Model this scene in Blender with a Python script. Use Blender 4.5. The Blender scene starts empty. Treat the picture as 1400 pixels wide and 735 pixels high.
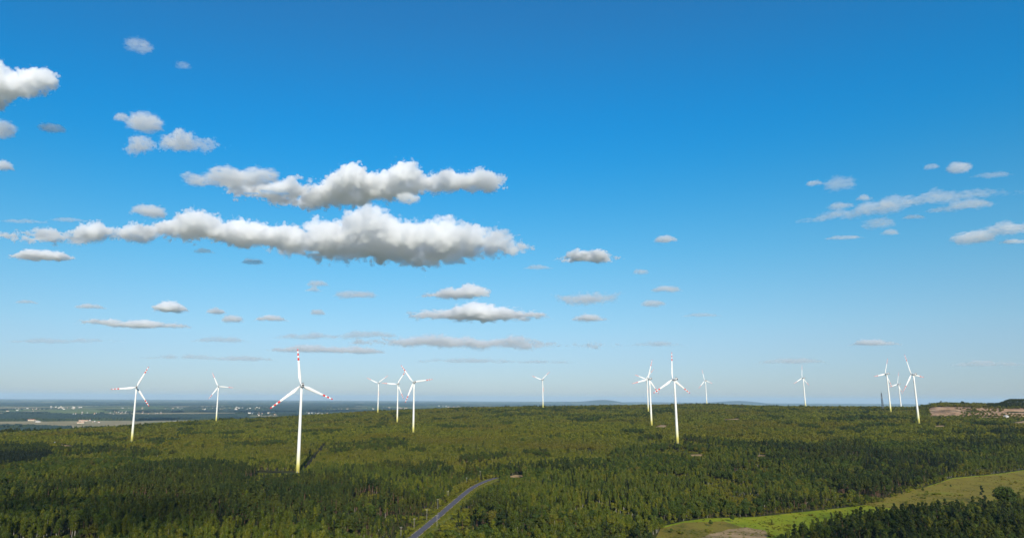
import bpy, bmesh, math, random
import numpy as np
from mathutils import Matrix, Vector, noise as mnoise

sc = bpy.context.scene
rng = np.random.default_rng(7)
random.seed(7)

# ------------------------------------------------------------------ camera
PW, PH = 1400.0, 735.0            # photograph size, used only to read directions
FOC, PPX, PPY = 952.0, 620.0, 367.5
CAM_Z = 90.0
PITCH, ROLL = math.radians(10.56), math.radians(0.33)
cam_data = bpy.data.cameras.new('camera')
cam = bpy.data.objects.new('camera', cam_data)
sc.collection.objects.link(cam)
cam_data.sensor_width = 36.0
cam_data.lens = 36.0 * FOC / PW
cam_data.shift_x = (PW / 2 - PPX) / PW
cam_data.clip_start = 0.5
cam_data.clip_end = 200000.0
CM = Matrix.Translation((0, 0, CAM_Z)) @ Matrix.Rotation(math.pi / 2 + PITCH, 4, 'X') @ Matrix.Rotation(ROLL, 4, 'Z')
cam.matrix_world = CM
sc.camera = cam
CR = np.array(CM.to_3x3())

# ------------------------------------------------------------------ world, sun, exposure
SUN_EL, SUN_AZ = math.radians(26.0), math.radians(173.0)   # azimuth from +Y (view direction) clockwise
world = bpy.data.worlds.new('World')
sc.world = world
world.use_nodes = True
wn, wl = world.node_tree.nodes, world.node_tree.links
bg = wn['Background']
bg.inputs['Strength'].default_value = 0.10
sky = wn.new('ShaderNodeTexSky')
sky.sky_type = 'NISHITA'
sky.sun_disc = False
sky.sun_elevation = SUN_EL
sky.sun_rotation = SUN_AZ
sky.altitude = 200
sky.air_density, sky.dust_density, sky.ozone_density = 1.0, 0.3, 4.0
# clear-air tint by elevation only, the same all the way round
tc = wn.new('ShaderNodeTexCoord')
sep = wn.new('ShaderNodeSeparateXYZ')
wl.new(tc.outputs['Generated'], sep.inputs[0])
ramp = wn.new('ShaderNodeValToRGB')
ramp.color_ramp.interpolation = 'B_SPLINE'
els = ramp.color_ramp.elements
SKY_STOPS = [(0.0, (.58, .66, .86)), (.045, (.61, .69, .86)), (.10, (.76, .84, .87)), (.19, (.50, .98, .99)),
             (.29, (.17, .97, 1.15)), (.38, (.06, 1.0, 1.34)), (.50, (.22, .98, 1.26)), (1.0, (.30, .9, 1.2))]
while len(els) > 1:
    els.remove(els[-1])
for i, (p, c) in enumerate(SKY_STOPS):
    e = els[0] if i == 0 else els.new(p)
    e.position = p
    e.color = (c[0] / 1.4, c[1] / 1.4, c[2] / 1.4, 1)
wl.new(sep.outputs['Z'], ramp.inputs[0])
mul = wn.new('ShaderNodeMix')
mul.data_type, mul.blend_type = 'RGBA', 'MULTIPLY'
mul.inputs[0].default_value = 1.0
wl.new(sky.outputs[0], mul.inputs[6])
wl.new(ramp.outputs[0], mul.inputs[7])
wl.new(mul.outputs[2], bg.inputs['Color'])
bg.inputs['Strength'].default_value = 0.125

sun_data = bpy.data.lights.new('sun', 'SUN')
sun = bpy.data.objects.new('sun', sun_data)
sc.collection.objects.link(sun)
sun_data.energy = 5.0
sun_data.angle = math.radians(0.5)
sun_data.color = (1.0, 0.92, 0.80)
to_sun = Vector((math.sin(SUN_AZ) * math.cos(SUN_EL), math.cos(SUN_AZ) * math.cos(SUN_EL), math.sin(SUN_EL)))
sun.rotation_euler = to_sun.to_track_quat('Z', 'Y').to_euler()
sun.location = (300, -900, 900)

vs = sc.view_settings
vs.view_transform, vs.look, vs.exposure, vs.gamma = 'Standard', 'None', 0.40, 1.0
cy = sc.cycles
cy.use_denoising = True
cy.denoiser = 'OPENIMAGEDENOISE'
cy.max_bounces, cy.diffuse_bounces, cy.glossy_bounces = 24, 3, 2
cy.transmission_bounces, cy.volume_bounces, cy.transparent_max_bounces = 2, 22, 8
cy.volume_step_rate = 1.0
cy.use_adaptive_sampling = True
cy.adaptive_threshold = 0.02
cy.caustics_reflective = cy.caustics_refractive = False

# ------------------------------------------------------------------ helpers
def ray(px, py):
    d = CR @ np.array([(px - PPX) / FOC, -(py - PPY) / FOC, -1.0])
    return d / np.linalg.norm(d)

def project(P):
    """world points (n,3) -> photo pixels (n,2) and depth"""
    P = np.atleast_2d(np.asarray(P, float))
    L = (P - np.array([0, 0, CAM_Z])) @ CR
    d = -L[:, 2]
    d = np.where(np.abs(d) < 1e-6, 1e-6, d)
    return PPX + FOC * L[:, 0] / d, PPY - FOC * L[:, 1] / d, d

def on_level(px, py, z):
    d = ray(px, py)
    t = (z - CAM_Z) / d[2]
    return np.array([0, 0, CAM_Z]) + d * t

col = sc.collection
def link(o, parent=None):
    col.objects.link(o)
    if parent is not None:
        o.parent = parent
    return o

def tag(o, label=None, cat=None, group=None, kind=None):
    if label: o['label'] = label
    if cat: o['category'] = cat
    if group: o['group'] = group
    if kind: o['kind'] = kind
    return o

def mesh_from(name, V, F, mats=(), mi=None, smooth=False):
    """V (n,3), F list/array of faces (uniform size array or list)"""
    me = bpy.data.meshes.new(name)
    V = np.asarray(V, np.float32)
    if isinstance(F, np.ndarray):
        k = F.shape[1]
        me.vertices.add(len(V)); me.vertices.foreach_set('co', V.ravel())
        me.loops.add(F.size); me.loops.foreach_set('vertex_index', F.ravel().astype(np.int32))
        me.polygons.add(len(F))
        me.polygons.foreach_set('loop_start', np.arange(0, F.size, k, dtype=np.int32))
        me.polygons.foreach_set('loop_total', np.full(len(F), k, np.int32))
    else:
        me.from_pydata(V.tolist(), [], F)
    for m in mats:
        me.materials.append(m)
    if mi is not None:
        me.polygons.foreach_set('material_index', np.asarray(mi, np.int32))
    me.polygons.foreach_set('use_smooth', np.full(len(me.polygons), smooth))
    me.update(calc_edges=True)
    me.validate()
    return me

class MB:
    """collects boxes and lofts into one mesh"""
    def __init__(s): s.V, s.F, s.M = [], [], []
    def box(s, c, d, rz=0.0, m=0):
        n = len(s.V); cx, cyy = math.cos(rz), math.sin(rz)
        for i in range(8):
            x, y, z = [(1 if i >> k & 1 else -1) * d[k] / 2 for k in range(3)]
            s.V.append((c[0] + x * cx - y * cyy, c[1] + x * cyy + y * cx, c[2] + z))
        for f in ((0, 2, 3, 1), (4, 5, 7, 6), (0, 1, 5, 4), (2, 6, 7, 3), (0, 4, 6, 2), (1, 3, 7, 5)):
            s.F.append(tuple(n + q for q in f)); s.M.append(m)
    def loft(s, rings, cap=True, m=0):
        n = len(s.V); k = len(rings[0])
        for r in rings: s.V.extend([tuple(p) for p in r])
        for i in range(len(rings) - 1):
            for j in range(k):
                a = n + i * k + j; b = n + i * k + (j + 1) % k
                s.F.append((a, b, b + k, a + k)); s.M.append(m)
        if cap:
            s.F.append(tuple(n + j for j in range(k))[::-1]); s.M.append(m)
            s.F.append(tuple(n + (len(rings) - 1) * k + j for j in range(k))); s.M.append(m)
    def tube(s, p0, p1, r0, r1, k=8, m=0):
        p0, p1 = Vector(p0), Vector(p1)
        q = (p1 - p0).to_track_quat('Z', 'Y')
        ring = lambda p, r: [p + q @ Vector((r * math.cos(a), r * math.sin(a), 0)) for a in [2 * math.pi * j / k for j in range(k)]]
        s.loft([ring(p0, r0), ring(p1, r1)], m=m)
    def mesh(s, name, mats, smooth=False):
        return mesh_from(name, s.V, s.F, mats, s.M, smooth)

# ------------------------------------------------------------------ materials
def new_mat(name):
    m = bpy.data.materials.new(name)
    m.use_nodes = True
    nt = m.node_tree
    return m, nt.nodes, nt.links, nt.nodes['Principled BSDF']

def plain(name, c, rough=.6, spec=.3, var=.12, scale=1.5):
    m, n, l, p = new_mat(name)
    t = n.new('ShaderNodeTexCoord')
    nz = n.new('ShaderNodeTexNoise'); nz.inputs['Scale'].default_value = scale; nz.inputs['Detail'].default_value = 6
    l.new(t.outputs['Object'], nz.inputs['Vector'])
    r = n.new('ShaderNodeValToRGB')
    r.color_ramp.elements[0].position, r.color_ramp.elements[1].position = .3, .7
    r.color_ramp.elements[0].color = (*[v * (1 - var) for v in c], 1)
    r.color_ramp.elements[1].color = (*[min(1, v * (1 + var)) for v in c], 1)
    l.new(nz.outputs['Fac'], r.inputs[0]); l.new(r.outputs[0], p.inputs['Base Color'])
    p.inputs['Roughness'].default_value = rough
    p.inputs['Specular IOR Level'].default_value = spec
    return m

def leaf_mat(name, stops, patch=None, pscale=.006, pmix=.55, transl=.22):
    """foliage: colour differs from tree to tree (instance random) and by stand (world-position noise)"""
    m, n, l, p = new_mat(name)
    oi = n.new('ShaderNodeObjectInfo')
    geo = n.new('ShaderNodeNewGeometry')
    r = n.new('ShaderNodeValToRGB')
    e = r.color_ramp.elements
    while len(e) > 1: e.remove(e[-1])
    for i, (ps, c) in enumerate(stops):
        q = e[0] if i == 0 else e.new(ps)
        q.position, q.color = ps, (*c, 1)
    l.new(oi.outputs['Random'], r.inputs[0])
    colr = r.outputs[0]
    nz = n.new('ShaderNodeTexNoise'); nz.inputs['Scale'].default_value = pscale; nz.inputs['Detail'].default_value = 4
    nz.inputs['Roughness'].default_value = .6
    l.new(geo.outputs['Position'], nz.inputs['Vector'])
    if patch:
        mr = n.new('ShaderNodeMapRange'); mr.inputs[1].default_value, mr.inputs[2].default_value = .47, .62
        mr.inputs[4].default_value = pmix
        l.new(nz.outputs['Fac'], mr.inputs[0])
        mx = n.new('ShaderNodeMix'); mx.data_type = 'RGBA'
        l.new(mr.outputs[0], mx.inputs[0]); l.new(colr, mx.inputs[6]); mx.inputs[7].default_value = (*patch, 1)
        colr = mx.outputs[2]
    # clump to clump variation
    n2 = n.new('ShaderNodeTexNoise'); n2.inputs['Scale'].default_value = .8; n2.inputs['Detail'].default_value = 2
    l.new(geo.outputs['Position'], n2.inputs['Vector'])
    m2 = n.new('ShaderNodeMapRange'); m2.inputs[1].default_value, m2.inputs[2].default_value = .3, .7
    m2.inputs[3].default_value, m2.inputs[4].default_value = .72, 1.28
    l.new(n2.outputs['Fac'], m2.inputs[0])
    mm = n.new('ShaderNodeVectorMath'); mm.operation = 'SCALE'
    l.new(colr, mm.inputs[0]); l.new(m2.outputs[0], mm.inputs['Scale'])
    l.new(mm.outputs[0], p.inputs['Base Color'])
    p.inputs['Roughness'].default_value = .65
    p.inputs['Specular IOR Level'].default_value = .15
    tr = n.new('ShaderNodeBsdfTranslucent'); l.new(mm.outputs[0], tr.inputs['Color'])
    ms = n.new('ShaderNodeMixShader'); ms.inputs[0].default_value = transl
    l.new(p.outputs[0], ms.inputs[1]); l.new(tr.outputs[0], ms.inputs[2])
    l.new(ms.outputs[0], n['Material Output'].inputs['Surface'])
    return m

M = {}
M['pine'] = leaf_mat('pine_needles', [(0, (.018, .032, .008)), (.5, (.032, .048, .009)), (1, (.054, .068, .010))], (.068, .074, .009), .011, .7)
M['birch'] = leaf_mat('birch_leaves', [(0, (.064, .088, .009)), (.5, (.100, .118, .009)), (1, (.140, .136, .011))], (.046, .070, .010), .012, .6)
M['broad'] = leaf_mat('broad_leaves', [(0, (.034, .058, .008)), (.6, (.064, .088, .009)), (.9, (.100, .108, .010)), (1, (.115, .098, .012))], (.036, .056, .010), .013, .6)
M['young'] = leaf_mat('young_leaves', [(0, (.072, .088, .007)), (.35, (.124, .136, .009)), (.8, (.158, .162, .011)), (1, (.190, .178, .016))], (.150, .126, .011), .005, .75)
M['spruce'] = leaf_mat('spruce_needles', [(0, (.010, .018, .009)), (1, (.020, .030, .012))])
M['bark'] = plain('bark', (.075, .055, .038), .9)
M['pine_bark'] = plain('pine_bark', (.13, .075, .045), .9, var=.3)
M['birch_bark'] = plain('birch_bark', (.36, .33, .27), .8, var=.4)
M['white'] = plain('turbine_white', (.66, .655, .63), .35, .4, .03, .2)
M['red'] = plain('turbine_red', (.56, .022, .018), .4, .4, .08)
M['vent'] = plain('dark_vent', (.05, .05, .055), .6)
M['concrete'] = plain('concrete', (.36, .34, .30), .9, .2, .2)
M['asphalt'] = plain('asphalt', (.085, .078, .088), .85, .25, .2, .4)
M['edge'] = plain('road_gravel', (.30, .24, .17), .95, .1, .25, .5)
M['wood'] = plain('pale_pole_wood', (.34, .31, .25), .85, .2, .2)
M['steel'] = plain('grey_steel', (.11, .125, .14), .55, .4, .1)
M['wall_w'] = plain('pale_render', (.62, .58, .52), .8)
M['wall_c'] = plain('cream_render', (.55, .46, .34), .8)
M['roof_r'] = plain('red_tile', (.34, .13, .075), .8)
M['roof_g'] = plain('grey_sheet', (.38, .38, .38), .6)

# tower paint: white with a yellow-green foot
m, n, l, p = new_mat('tower_paint')
t = n.new('ShaderNodeTexCoord'); s = n.new('ShaderNodeSeparateXYZ'); l.new(t.outputs['Object'], s.inputs[0])
mr = n.new('ShaderNodeMapRange'); mr.inputs[2].default_value = 105; l.new(s.outputs['Z'], mr.inputs[0])
r = n.new('ShaderNodeValToRGB'); e = r.color_ramp.elements
e[0].position, e[0].color = 0.0, (.42, .38, .055, 1)
e[1].position, e[1].color = .30, (.66, .65, .60, 1)
q = e.new(.10); q.color = (.52, .47, .13, 1)
q = e.new(.17); q.color = (.60, .57, .36, 1)
l.new(mr.outputs[0], r.inputs[0]); l.new(r.outputs[0], p.inputs['Base Color'])
p.inputs['Roughness'].default_value = .4
M['tower'] = m

# ------------------------------------------------------------------ turbines: where they stand
HUB_H, BLADE = 105.0, 45.0
# base pixel, hub pixel, tip pixels that the photo shows
TURB = [
 ((180, 604), (186, 529), [(202, 498), (149, 531), (203, 556)], 'red banded turbine with one blade level to the left, farthest left of all'),
 ((295.5, 576), (297.5, 527.5), [(291, 507), (321, 528), (286, 543)], 'turbine on the plateau rim between the leftmost turbine and the largest one'),
 ((407, 648), (412, 526.5), [(408, 475), (371, 558.5), (453.5, 546)], 'largest and nearest wind turbine with its dark shadow on the canopy'),
 ((516.5, 565), (518, 523.5), [(505, 519), (531, 514.5)], 'small far turbine, left one of the close trio, two blades raised like a Y'),
 ((543, 578), (545, 524.5), [(524, 523), (556, 507), (552, 542)], 'middle turbine of the close trio with one blade level to the left'),
 ((565, 592), (566, 522), [(551, 498), (589, 516.5), (555, 548)], 'tallest turbine of the close trio, rightmost of the three'),
 ((742.5, 558), (741.5, 518.5), [(731, 515), (750, 509.5)], 'lone distant turbine on the ridge above the end of the road'),
 ((886.5, 563.5), (886, 517.5), [(869, 512)], 'turbine half hidden behind another one left of the tall central right turbine'),
 ((891, 583), (888, 518), [(892, 491), (866, 523), (898, 535)], 'turbine beside a pale gravel pad overlapping the one behind it'),
 ((926.5, 607), (922, 518), [(919.5, 479.5), (895.5, 537), (941.5, 537)], 'tall turbine with one blade straight up, nearest on the right half'),
 ((966.5, 554), (964, 518.5), [(960, 502), (957, 525), (972, 519.5)], 'faint small turbine at the skyline right of the tall upright bladed one'),
 ((1101.5, 557), (1097, 515), [(1097.5, 500.5), (1088, 520), (1106, 522)], 'lone far turbine with one blade straight up between two turbine clusters'),
 ((1218, 564), (1212, 510.5), [(1213.5, 490), (1200, 513), (1218, 526)], 'left turbine of the right hand trio, just beside the lattice mast'),
 ((1232, 556), (1226, 515), [(1220.5, 507), (1235, 511), (1225, 526)], 'smallest turbine of the right hand trio, standing between the two larger ones'),
 ((1256.5, 579.5), (1248.5, 511), [(1239, 483), (1237, 534), (1262, 514)], 'rightmost turbine, standing in front of the sandy quarry'),
]
def stand(base, hub):
    d = ray(*base)
    lo, hi = 300.0, 6000.0
    for _ in range(50):
        t = (lo + hi) / 2
        P = np.array([0, 0, CAM_Z]) + d * t
        _, y, _ = project(P + np.array([0, 0, HUB_H]))
        if y[0] < hub[1]: lo = t       # hub shows too high: further away
        else: hi = t
    return P
BASES = [stand(b, h) for b, h, _, _ in TURB]

# ------------------------------------------------------------------ terrain height
PLAIN_Z = -85.0
anchor = [(b[0], b[1], b[2]) for b in BASES]
for px, py, z in ((-150, 735, -2), (60, 735, -4), (300, 735, -3), (565, 735, -4), (800, 735, -4), (1000, 735, -6), (1250, 735, -7), (1480, 735, -5),
                  (1120, 705, -6), (1380, 655, -3), (30, 640, 0), (700, 655, 0), (1000, 650, 2), (1250, 640, 6)):
    w = on_level(px, py, z); anchor.append((w[0], w[1], w[2]))
anchor += [(0, -300, -2), (-700, -200, 0), (700, -200, 0), (0, 100, -6), (-1300, 700, -8), (1500, 900, 20), (-1200, 1500, 0), (2100, 1700, 60), (300, 3100, 60), (1500, 2800, 70), (-500, 2700, 40), (100, 2750, 58), (1000, 2950, 74), (1900, 2400, 68), (-900, 2500, 14), (-1000, 2300, 24)]
A = np.array(anchor)
def tps(d2):
    return np.where(d2 > 0, .5 * d2 * np.log(np.maximum(d2, 1e-12)), 0)
_S = 1000.0
_X = A[:, :2] / _S
K = tps(((_X[:, None] - _X[None]) ** 2).sum(-1)) + np.eye(len(_X)) * .02
Pm = np.c_[np.ones(len(_X)), _X]
sol = np.linalg.solve(np.block([[K, Pm], [Pm.T, np.zeros((3, 3))]]), np.r_[A[:, 2], np.zeros(3)])
RIM_PX = [-600, 0, 180, 300, 420, 520, 740, 966, 1100, 1232, 1400, 2000]
RIM_R = [1650, 1700, 1850, 2150, 2350, 2480, 2620, 2920, 2600, 2600, 2600, 2600]
RIM_AZ = [math.atan2((p - PPX), FOC) for p in RIM_PX]
def fbm(x, y, s, seed=0.0, oct=3):
    """cheap smooth value noise in numpy, about -1..1"""
    out = np.zeros_like(x, dtype=float); amp = 1.0; tot = 0
    for o in range(oct):
        X = x / s * 2 ** o + seed * 13.7 + o * 5.1; Y = y / s * 2 ** o - seed * 7.3 + o * 9.2
        xi, yi = np.floor(X), np.floor(Y); fx, fy = X - xi, Y - yi
        fx, fy = fx * fx * (3 - 2 * fx), fy * fy * (3 - 2 * fy)
        h = lambda a, b: np.modf(np.abs(np.sin(a * 127.1 + b * 311.7 + seed * 17.1) * 43758.5453))[0] * 2 - 1
        v = (h(xi, yi) * (1 - fx) + h(xi + 1, yi) * fx) * (1 - fy) + (h(xi, yi + 1) * (1 - fx) + h(xi + 1, yi + 1) * fx) * fy
        out += v * amp; tot += amp; amp *= .5
    return out / tot
def sstep(a, b, x):
    t = np.clip((x - a) / (b - a), 0, 1)
    return t * t * (3 - 2 * t)
QC = np.array([on_level(1335, 566, 55)[0], on_level(1335, 566, 55)[1]])  # placeholder, reset below
def terrain(x, y):
    x = np.asarray(x, float); y = np.asarray(y, float)
    sh = x.shape; x = x.ravel(); y = y.ravel()
    r = np.hypot(x, y)
    # work with a radius cap so that the plateau never runs away
    k = np.minimum(1, 3300 / np.maximum(r, 1))
    xx, yy = x * k / _S, y * k / _S
    yy = np.maximum(yy, -.3)
    z = sol[-3] + sol[-2] * xx + sol[-1] * yy
    for i in range(len(_X)):
        z += sol[i] * tps((xx - _X[i, 0]) ** 2 + (yy - _X[i, 1]) ** 2)
    z = np.clip(z, -14, 92)
    z += 2.0 * fbm(x, y, 260, 3) * sstep(500, 900, r)
    az = np.arctan2(x, np.maximum(y, 1e-3))
    rim = np.interp(az, RIM_AZ, RIM_R)
    rim = np.where(y < 0, 2500, rim)
    # quarry bank and the wooded spoil heap on the right
    if QUARRY is not None:
        z += quarry_rise(x, y)
    f = sstep(rim, rim + 1500, r)
    pl = PLAIN_Z + 5 * fbm(x, y, 3000, 5)
    # low far hills on the horizon
    for hpx, hr, hw, hh in ((825, 34000, 900, 150), (770, 36000, 2600, 70), (1010, 38000, 1300, 150), (900, 40000, 4000, 70), (1230, 42000, 5000, 60)):
        d = ray(hpx, 545); d = d[:2] / np.hypot(*d[:2])
        u = x * d[0] + y * d[1]; v = -x * d[1] + y * d[0]
        pl = pl + hh * np.exp(-(v / hw) ** 2 - ((u - hr) / 2500) ** 2)
    return (z * (1 - f) + pl * f).reshape(sh)
QUARRY = None
def on_ground(px, py, rmin=250, rmax=60000):
    d = ray(px, py)
    hd = np.hypot(d[0], d[1])
    t = np.geomspace(rmin, rmax, 1500)
    P = np.array([0, 0, CAM_Z]) + d[None] * t[:, None]
    g = terrain(P[:, 0], P[:, 1])
    k = np.argmax(P[:, 2] <= g)
    if P[k, 2] > g[k]: k = len(t) - 1
    if k > 0:
        a, b = t[k - 1], t[k]
        for _ in range(25):
            m_ = (a + b) / 2; q = np.array([0, 0, CAM_Z]) + d * m_
            if q[2] <= terrain(q[0:1], q[1:2])[0]: b = m_
            else: a = m_
        return np.array([0, 0, CAM_Z]) + d * b
    return P[k]
# quarry bank: a cut face 28 m high that looks toward the camera
qa = on_ground(1276, 571); qb = on_ground(1420, 570)
QR = 0.5 * (np.hypot(*qa[:2]) + np.hypot(*qb[:2]))
QAZ0, QAZ1 = math.atan2(qa[0], qa[1]), math.atan2(qb[0], qb[1])
QUARRY = (QR, QAZ0, QAZ1)
def quarry_rise(x, y):
    r = np.hypot(x, y); az = np.arctan2(x, np.maximum(y, 1e-3))
    u = (az - QAZ0) / (QAZ1 - QAZ0)
    side = sstep(-.22, .10, u + .05 * fbm(x, y, 60, 6)) * (1 - sstep(1.6, 2.2, u))
    w = 14 * fbm(x, y, 90, 8)
    rise = 8 * sstep(QR + w, QR + 45 + w, r) + 8 * sstep(QR + 95 + w, QR + 150 + w, r)
    rise *= 1 - sstep(QR + 420, QR + 800, r)
    heap = 13 * sstep(.62, .78, u) * (1 - sstep(1.5, 1.9, u)) * sstep(QR + 210, QR + 270, r) * (1 - sstep(QR + 360, QR + 520, r))
    return side * rise + heap
for b in BASES:
    b[2] = terrain(b[0:1], b[1:2])[0]

# ------------------------------------------------------------------ ground sheet
def ground():
    a_in = np.radians(np.concatenate([np.arange(-52, 54, .3)]))
    a_out = np.radians(np.arange(54, 308, 4.0))
    az = np.concatenate([a_in, a_out])
    r = np.concatenate([[6, 60, 150, 250], np.geomspace(330, 4200, 190), np.geomspace(4300, 60000, 80)])
    AZ, R_ = np.meshgrid(az, r)
    X, Y = R_ * np.sin(AZ), R_ * np.cos(AZ)
    Z = terrain(X, Y)
    na, nr = len(az), len(r)
    V = np.c_[X.ravel(), Y.ravel(), Z.ravel()]
    i, j = np.meshgrid(np.arange(nr - 1), np.arange(na), indexing='ij')
    j2 = (j + 1) % na
    F = np.stack([i * na + j, (i + 1) * na + j, (i + 1) * na + j2, i * na + j2], -1).reshape(-1, 4)
    F = F[:, ::-1]
    V = np.vstack([V, [[0, 0, float(terrain(np.array([0.]), np.array([0.]))[0])]]])
    c = len(V) - 1
    cap = np.stack([np.arange(na), (np.arange(na) + 1) % na, np.full(na, c), np.full(na, c)], -1)
    me = mesh_from('ground', V, F, [M['ground']], smooth=True)
    bm = bmesh.new(); bm.from_mesh(me); bm.verts.ensure_lookup_table()
    for a, b_, c_, _ in cap:
        bm.faces.new((bm.verts[b_], bm.verts[a], bm.verts[c_]))
    bmesh.ops.recalc_face_normals(bm, faces=bm.faces)
    bm.to_mesh(me); bm.free()
    o = link(bpy.data.objects.new('ground', me))
    return tag(o, kind='structure')

m, n, l, p = new_mat('ground')
geo = n.new('ShaderNodeNewGeometry'); s = n.new('ShaderNodeSeparateXYZ'); l.new(geo.outputs['Position'], s.inputs[0])
# forest floor
nz = n.new('ShaderNodeTexNoise'); nz.inputs['Scale'].default_value = .03; nz.inputs['Detail'].default_value = 8
l.new(geo.outputs['Position'], nz.inputs['Vector'])
r1 = n.new('ShaderNodeValToRGB'); e = r1.color_ramp.elements
e[0].position, e[0].color = .35, (.020, .026, .007, 1)
e[1].position, e[1].color = .68, (.060, .060, .014, 1)
l.new(nz.outputs['Fac'], r1.inputs[0])
# plain: a patchwork of fields and woods
vo = n.new('ShaderNodeTexVoronoi'); vo.inputs['Scale'].default_value = .0026
mp = n.new('ShaderNodeMapping'); mp.inputs['Scale'].default_value = (1, .55, 0); mp.inputs['Rotation'].default_value = (0, 0, .3)
l.new(geo.outputs['Position'], mp.inputs['Vector']); l.new(mp.outputs[0], vo.inputs['Vector'])
sp = n.new('ShaderNodeSeparateColor'); l.new(vo.outputs['Color'], sp.inputs[0])
r2 = n.new('ShaderNodeValToRGB'); r2.color_ramp.interpolation = 'CONSTANT'; e = r2.color_ramp.elements
e[0].position, e[0].color = 0, (.03, .045, .018, 1)
e[1].position, e[1].color = .30, (.10, .13, .045, 1)
for ps, c in ((.58, (.030, .044, .018)), (.70, (.20, .17, .085)), (.80, (.075, .11, .035)), (.90, (.26, .22, .12))):
    q = e.new(ps); q.color = (*c, 1)
l.new(sp.outputs[0], r2.inputs[0])
mr = n.new('ShaderNodeMapRange'); mr.inputs[1].default_value, mr.inputs[2].default_value = -45, -20
l.new(s.outputs['Z'], mr.inputs[0])
mx = n.new('ShaderNodeMix'); mx.data_type = 'RGBA'
l.new(mr.outputs[0], mx.inputs[0]); l.new(r2.outputs[0], mx.inputs[6]); l.new(r1.outputs[0], mx.inputs[7])
l.new(mx.outputs[2], p.inputs['Base Color']); p.inputs['Roughness'].default_value = .95; p.inputs['Specular IOR Level'].default_value = .1
M['ground'] = m
ground()

# ------------------------------------------------------------------ sheets laid on the terrain
def inside(px, py, poly):
    px = np.asarray(px); py = np.asarray(py); c = np.zeros(px.shape, bool)
    q = poly[-1]
    for p_ in poly:
        with np.errstate(divide='ignore', invalid='ignore'):
            hit = ((p_[1] > py) != (q[1] > py)) & (px < (q[0] - p_[0]) * (py - p_[1]) / (q[1] - p_[1] + 1e-12) + p_[0])
        c ^= hit; q = p_
    return c

def draped(name, poly_xy, mat, lift, step, label=None):
    """polygon in plan, gridded and laid on the terrain"""
    P = np.array(poly_xy); lo, hi = P.min(0), P.max(0)
    bm = bmesh.new()
    vs_ = [bm.verts.new((a, b, 0)) for a, b in P]
    bm.faces.new(vs_)
    for ax in (0, 1):
        for t in np.arange(lo[ax] + step, hi[ax], step):
            co = [0, 0, 0]; no = [0, 0, 0]; co[ax] = t; no[ax] = 1
            bmesh.ops.bisect_plane(bm, geom=bm.verts[:] + bm.edges[:] + bm.faces[:], plane_co=co, plane_no=no)
    XY = np.array([v.co[:2] for v in bm.verts])
    Z = terrain(XY[:, 0], XY[:, 1]) + lift
    for v, z in zip(bm.verts, Z): v.co.z = z
    bmesh.ops.recalc_face_normals(bm, faces=bm.faces)
    if sum(f.normal.z for f in bm.faces) < 0:
        bmesh.ops.reverse_faces(bm, faces=bm.faces)
    me = bpy.data.meshes.new(name); bm.to_mesh(me); bm.free()
    me.materials.append(mat)
    me.polygons.foreach_set('use_smooth', np.ones(len(me.polygons), bool))
    o = link(bpy.data.objects.new(name, me))
    return tag(o, label=label, kind='structure')

def soil(name, a, b, c, scale=.02, bump=.5, s2=.35):
    m, n, l, p = new_mat(name)
    g = n.new('ShaderNodeNewGeometry')
    z1 = n.new('ShaderNodeTexNoise'); z1.inputs['Scale'].default_value = scale; z1.inputs['Detail'].default_value = 8; z1.inputs['Roughness'].default_value = .65
    z2 = n.new('ShaderNodeTexNoise'); z2.inputs['Scale'].default_value = s2; z2.inputs['Detail'].default_value = 4
    l.new(g.outputs['Position'], z1.inputs['Vector']); l.new(g.outputs['Position'], z2.inputs['Vector'])
    r = n.new('ShaderNodeValToRGB'); e = r.color_ramp.elements
    e[0].position, e[0].color = .32, (*a, 1); e[1].position, e[1].color = .70, (*c, 1)
    q = e.new(.5); q.color = (*b, 1)
    ad = n.new('ShaderNodeMath'); ad.operation = 'MULTIPLY_ADD'; ad.inputs[1].default_value = .35; 
    l.new(z2.outputs['Fac'], ad.inputs[0]); 
    sb = n.new('ShaderNodeMath'); sb.operation = 'SUBTRACT'; sb.inputs[1].default_value = .175
    l.new(z1.outputs['Fac'], sb.inputs[0]); l.new(sb.outputs[0], ad.inputs[2])
    l.new(ad.outputs[0], r.inputs[0]); l.new(r.outputs[0], p.inputs['Base Color'])
    bp = n.new('ShaderNodeBump'); bp.inputs['Strength'].default_value = bump; bp.inputs['Distance'].default_value = .6
    l.new(z2.outputs['Fac'], bp.inputs['Height']); l.new(bp.outputs[0], p.inputs['Normal'])
    p.inputs['Roughness'].default_value = .95; p.inputs['Specular IOR Level'].default_value = .1
    return m
M['meadow'] = soil('meadow_grass', (.10, .14, .008), (.20, .235, .010), (.27, .245, .016), .03, .8, .5)
M['dry'] = soil('dry_meadow', (.085, .085, .012), (.185, .14, .022), (.16, .165, .016), .03, .8, .5)
M['sand'] = soil('bare_sand', (.13, .10, .035), (.29, .195, .095), (.40, .27, .14), .06, .8)
M['quarry'] = soil('quarry_sand', (.10, .075, .045), (.33, .20, .115), (.48, .33, .21), .028, .8, .12)
M['soil'] = soil('dark_soil_shadow', (.010, .009, .005), (.016, .013, .007), (.026, .022, .010), .05)  # near black: bare cut soil, also carries the painted tower shadow
M['verge'] = soil('verge_grass', (.08, .10, .016), (.13, .135, .02), (.18, .15, .035), .05)
M['field_tan'] = soil('stubble_field', (.20, .17, .085), (.26, .21, .11), (.30, .25, .14), .004, 0)
M['field_green'] = soil('green_field', (.10, .14, .045), (.13, .16, .055), (.16, .18, .07), .004, 0)

def px_poly(pts):
    return [tuple(on_ground(*p)[:2]) for p in pts]

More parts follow.
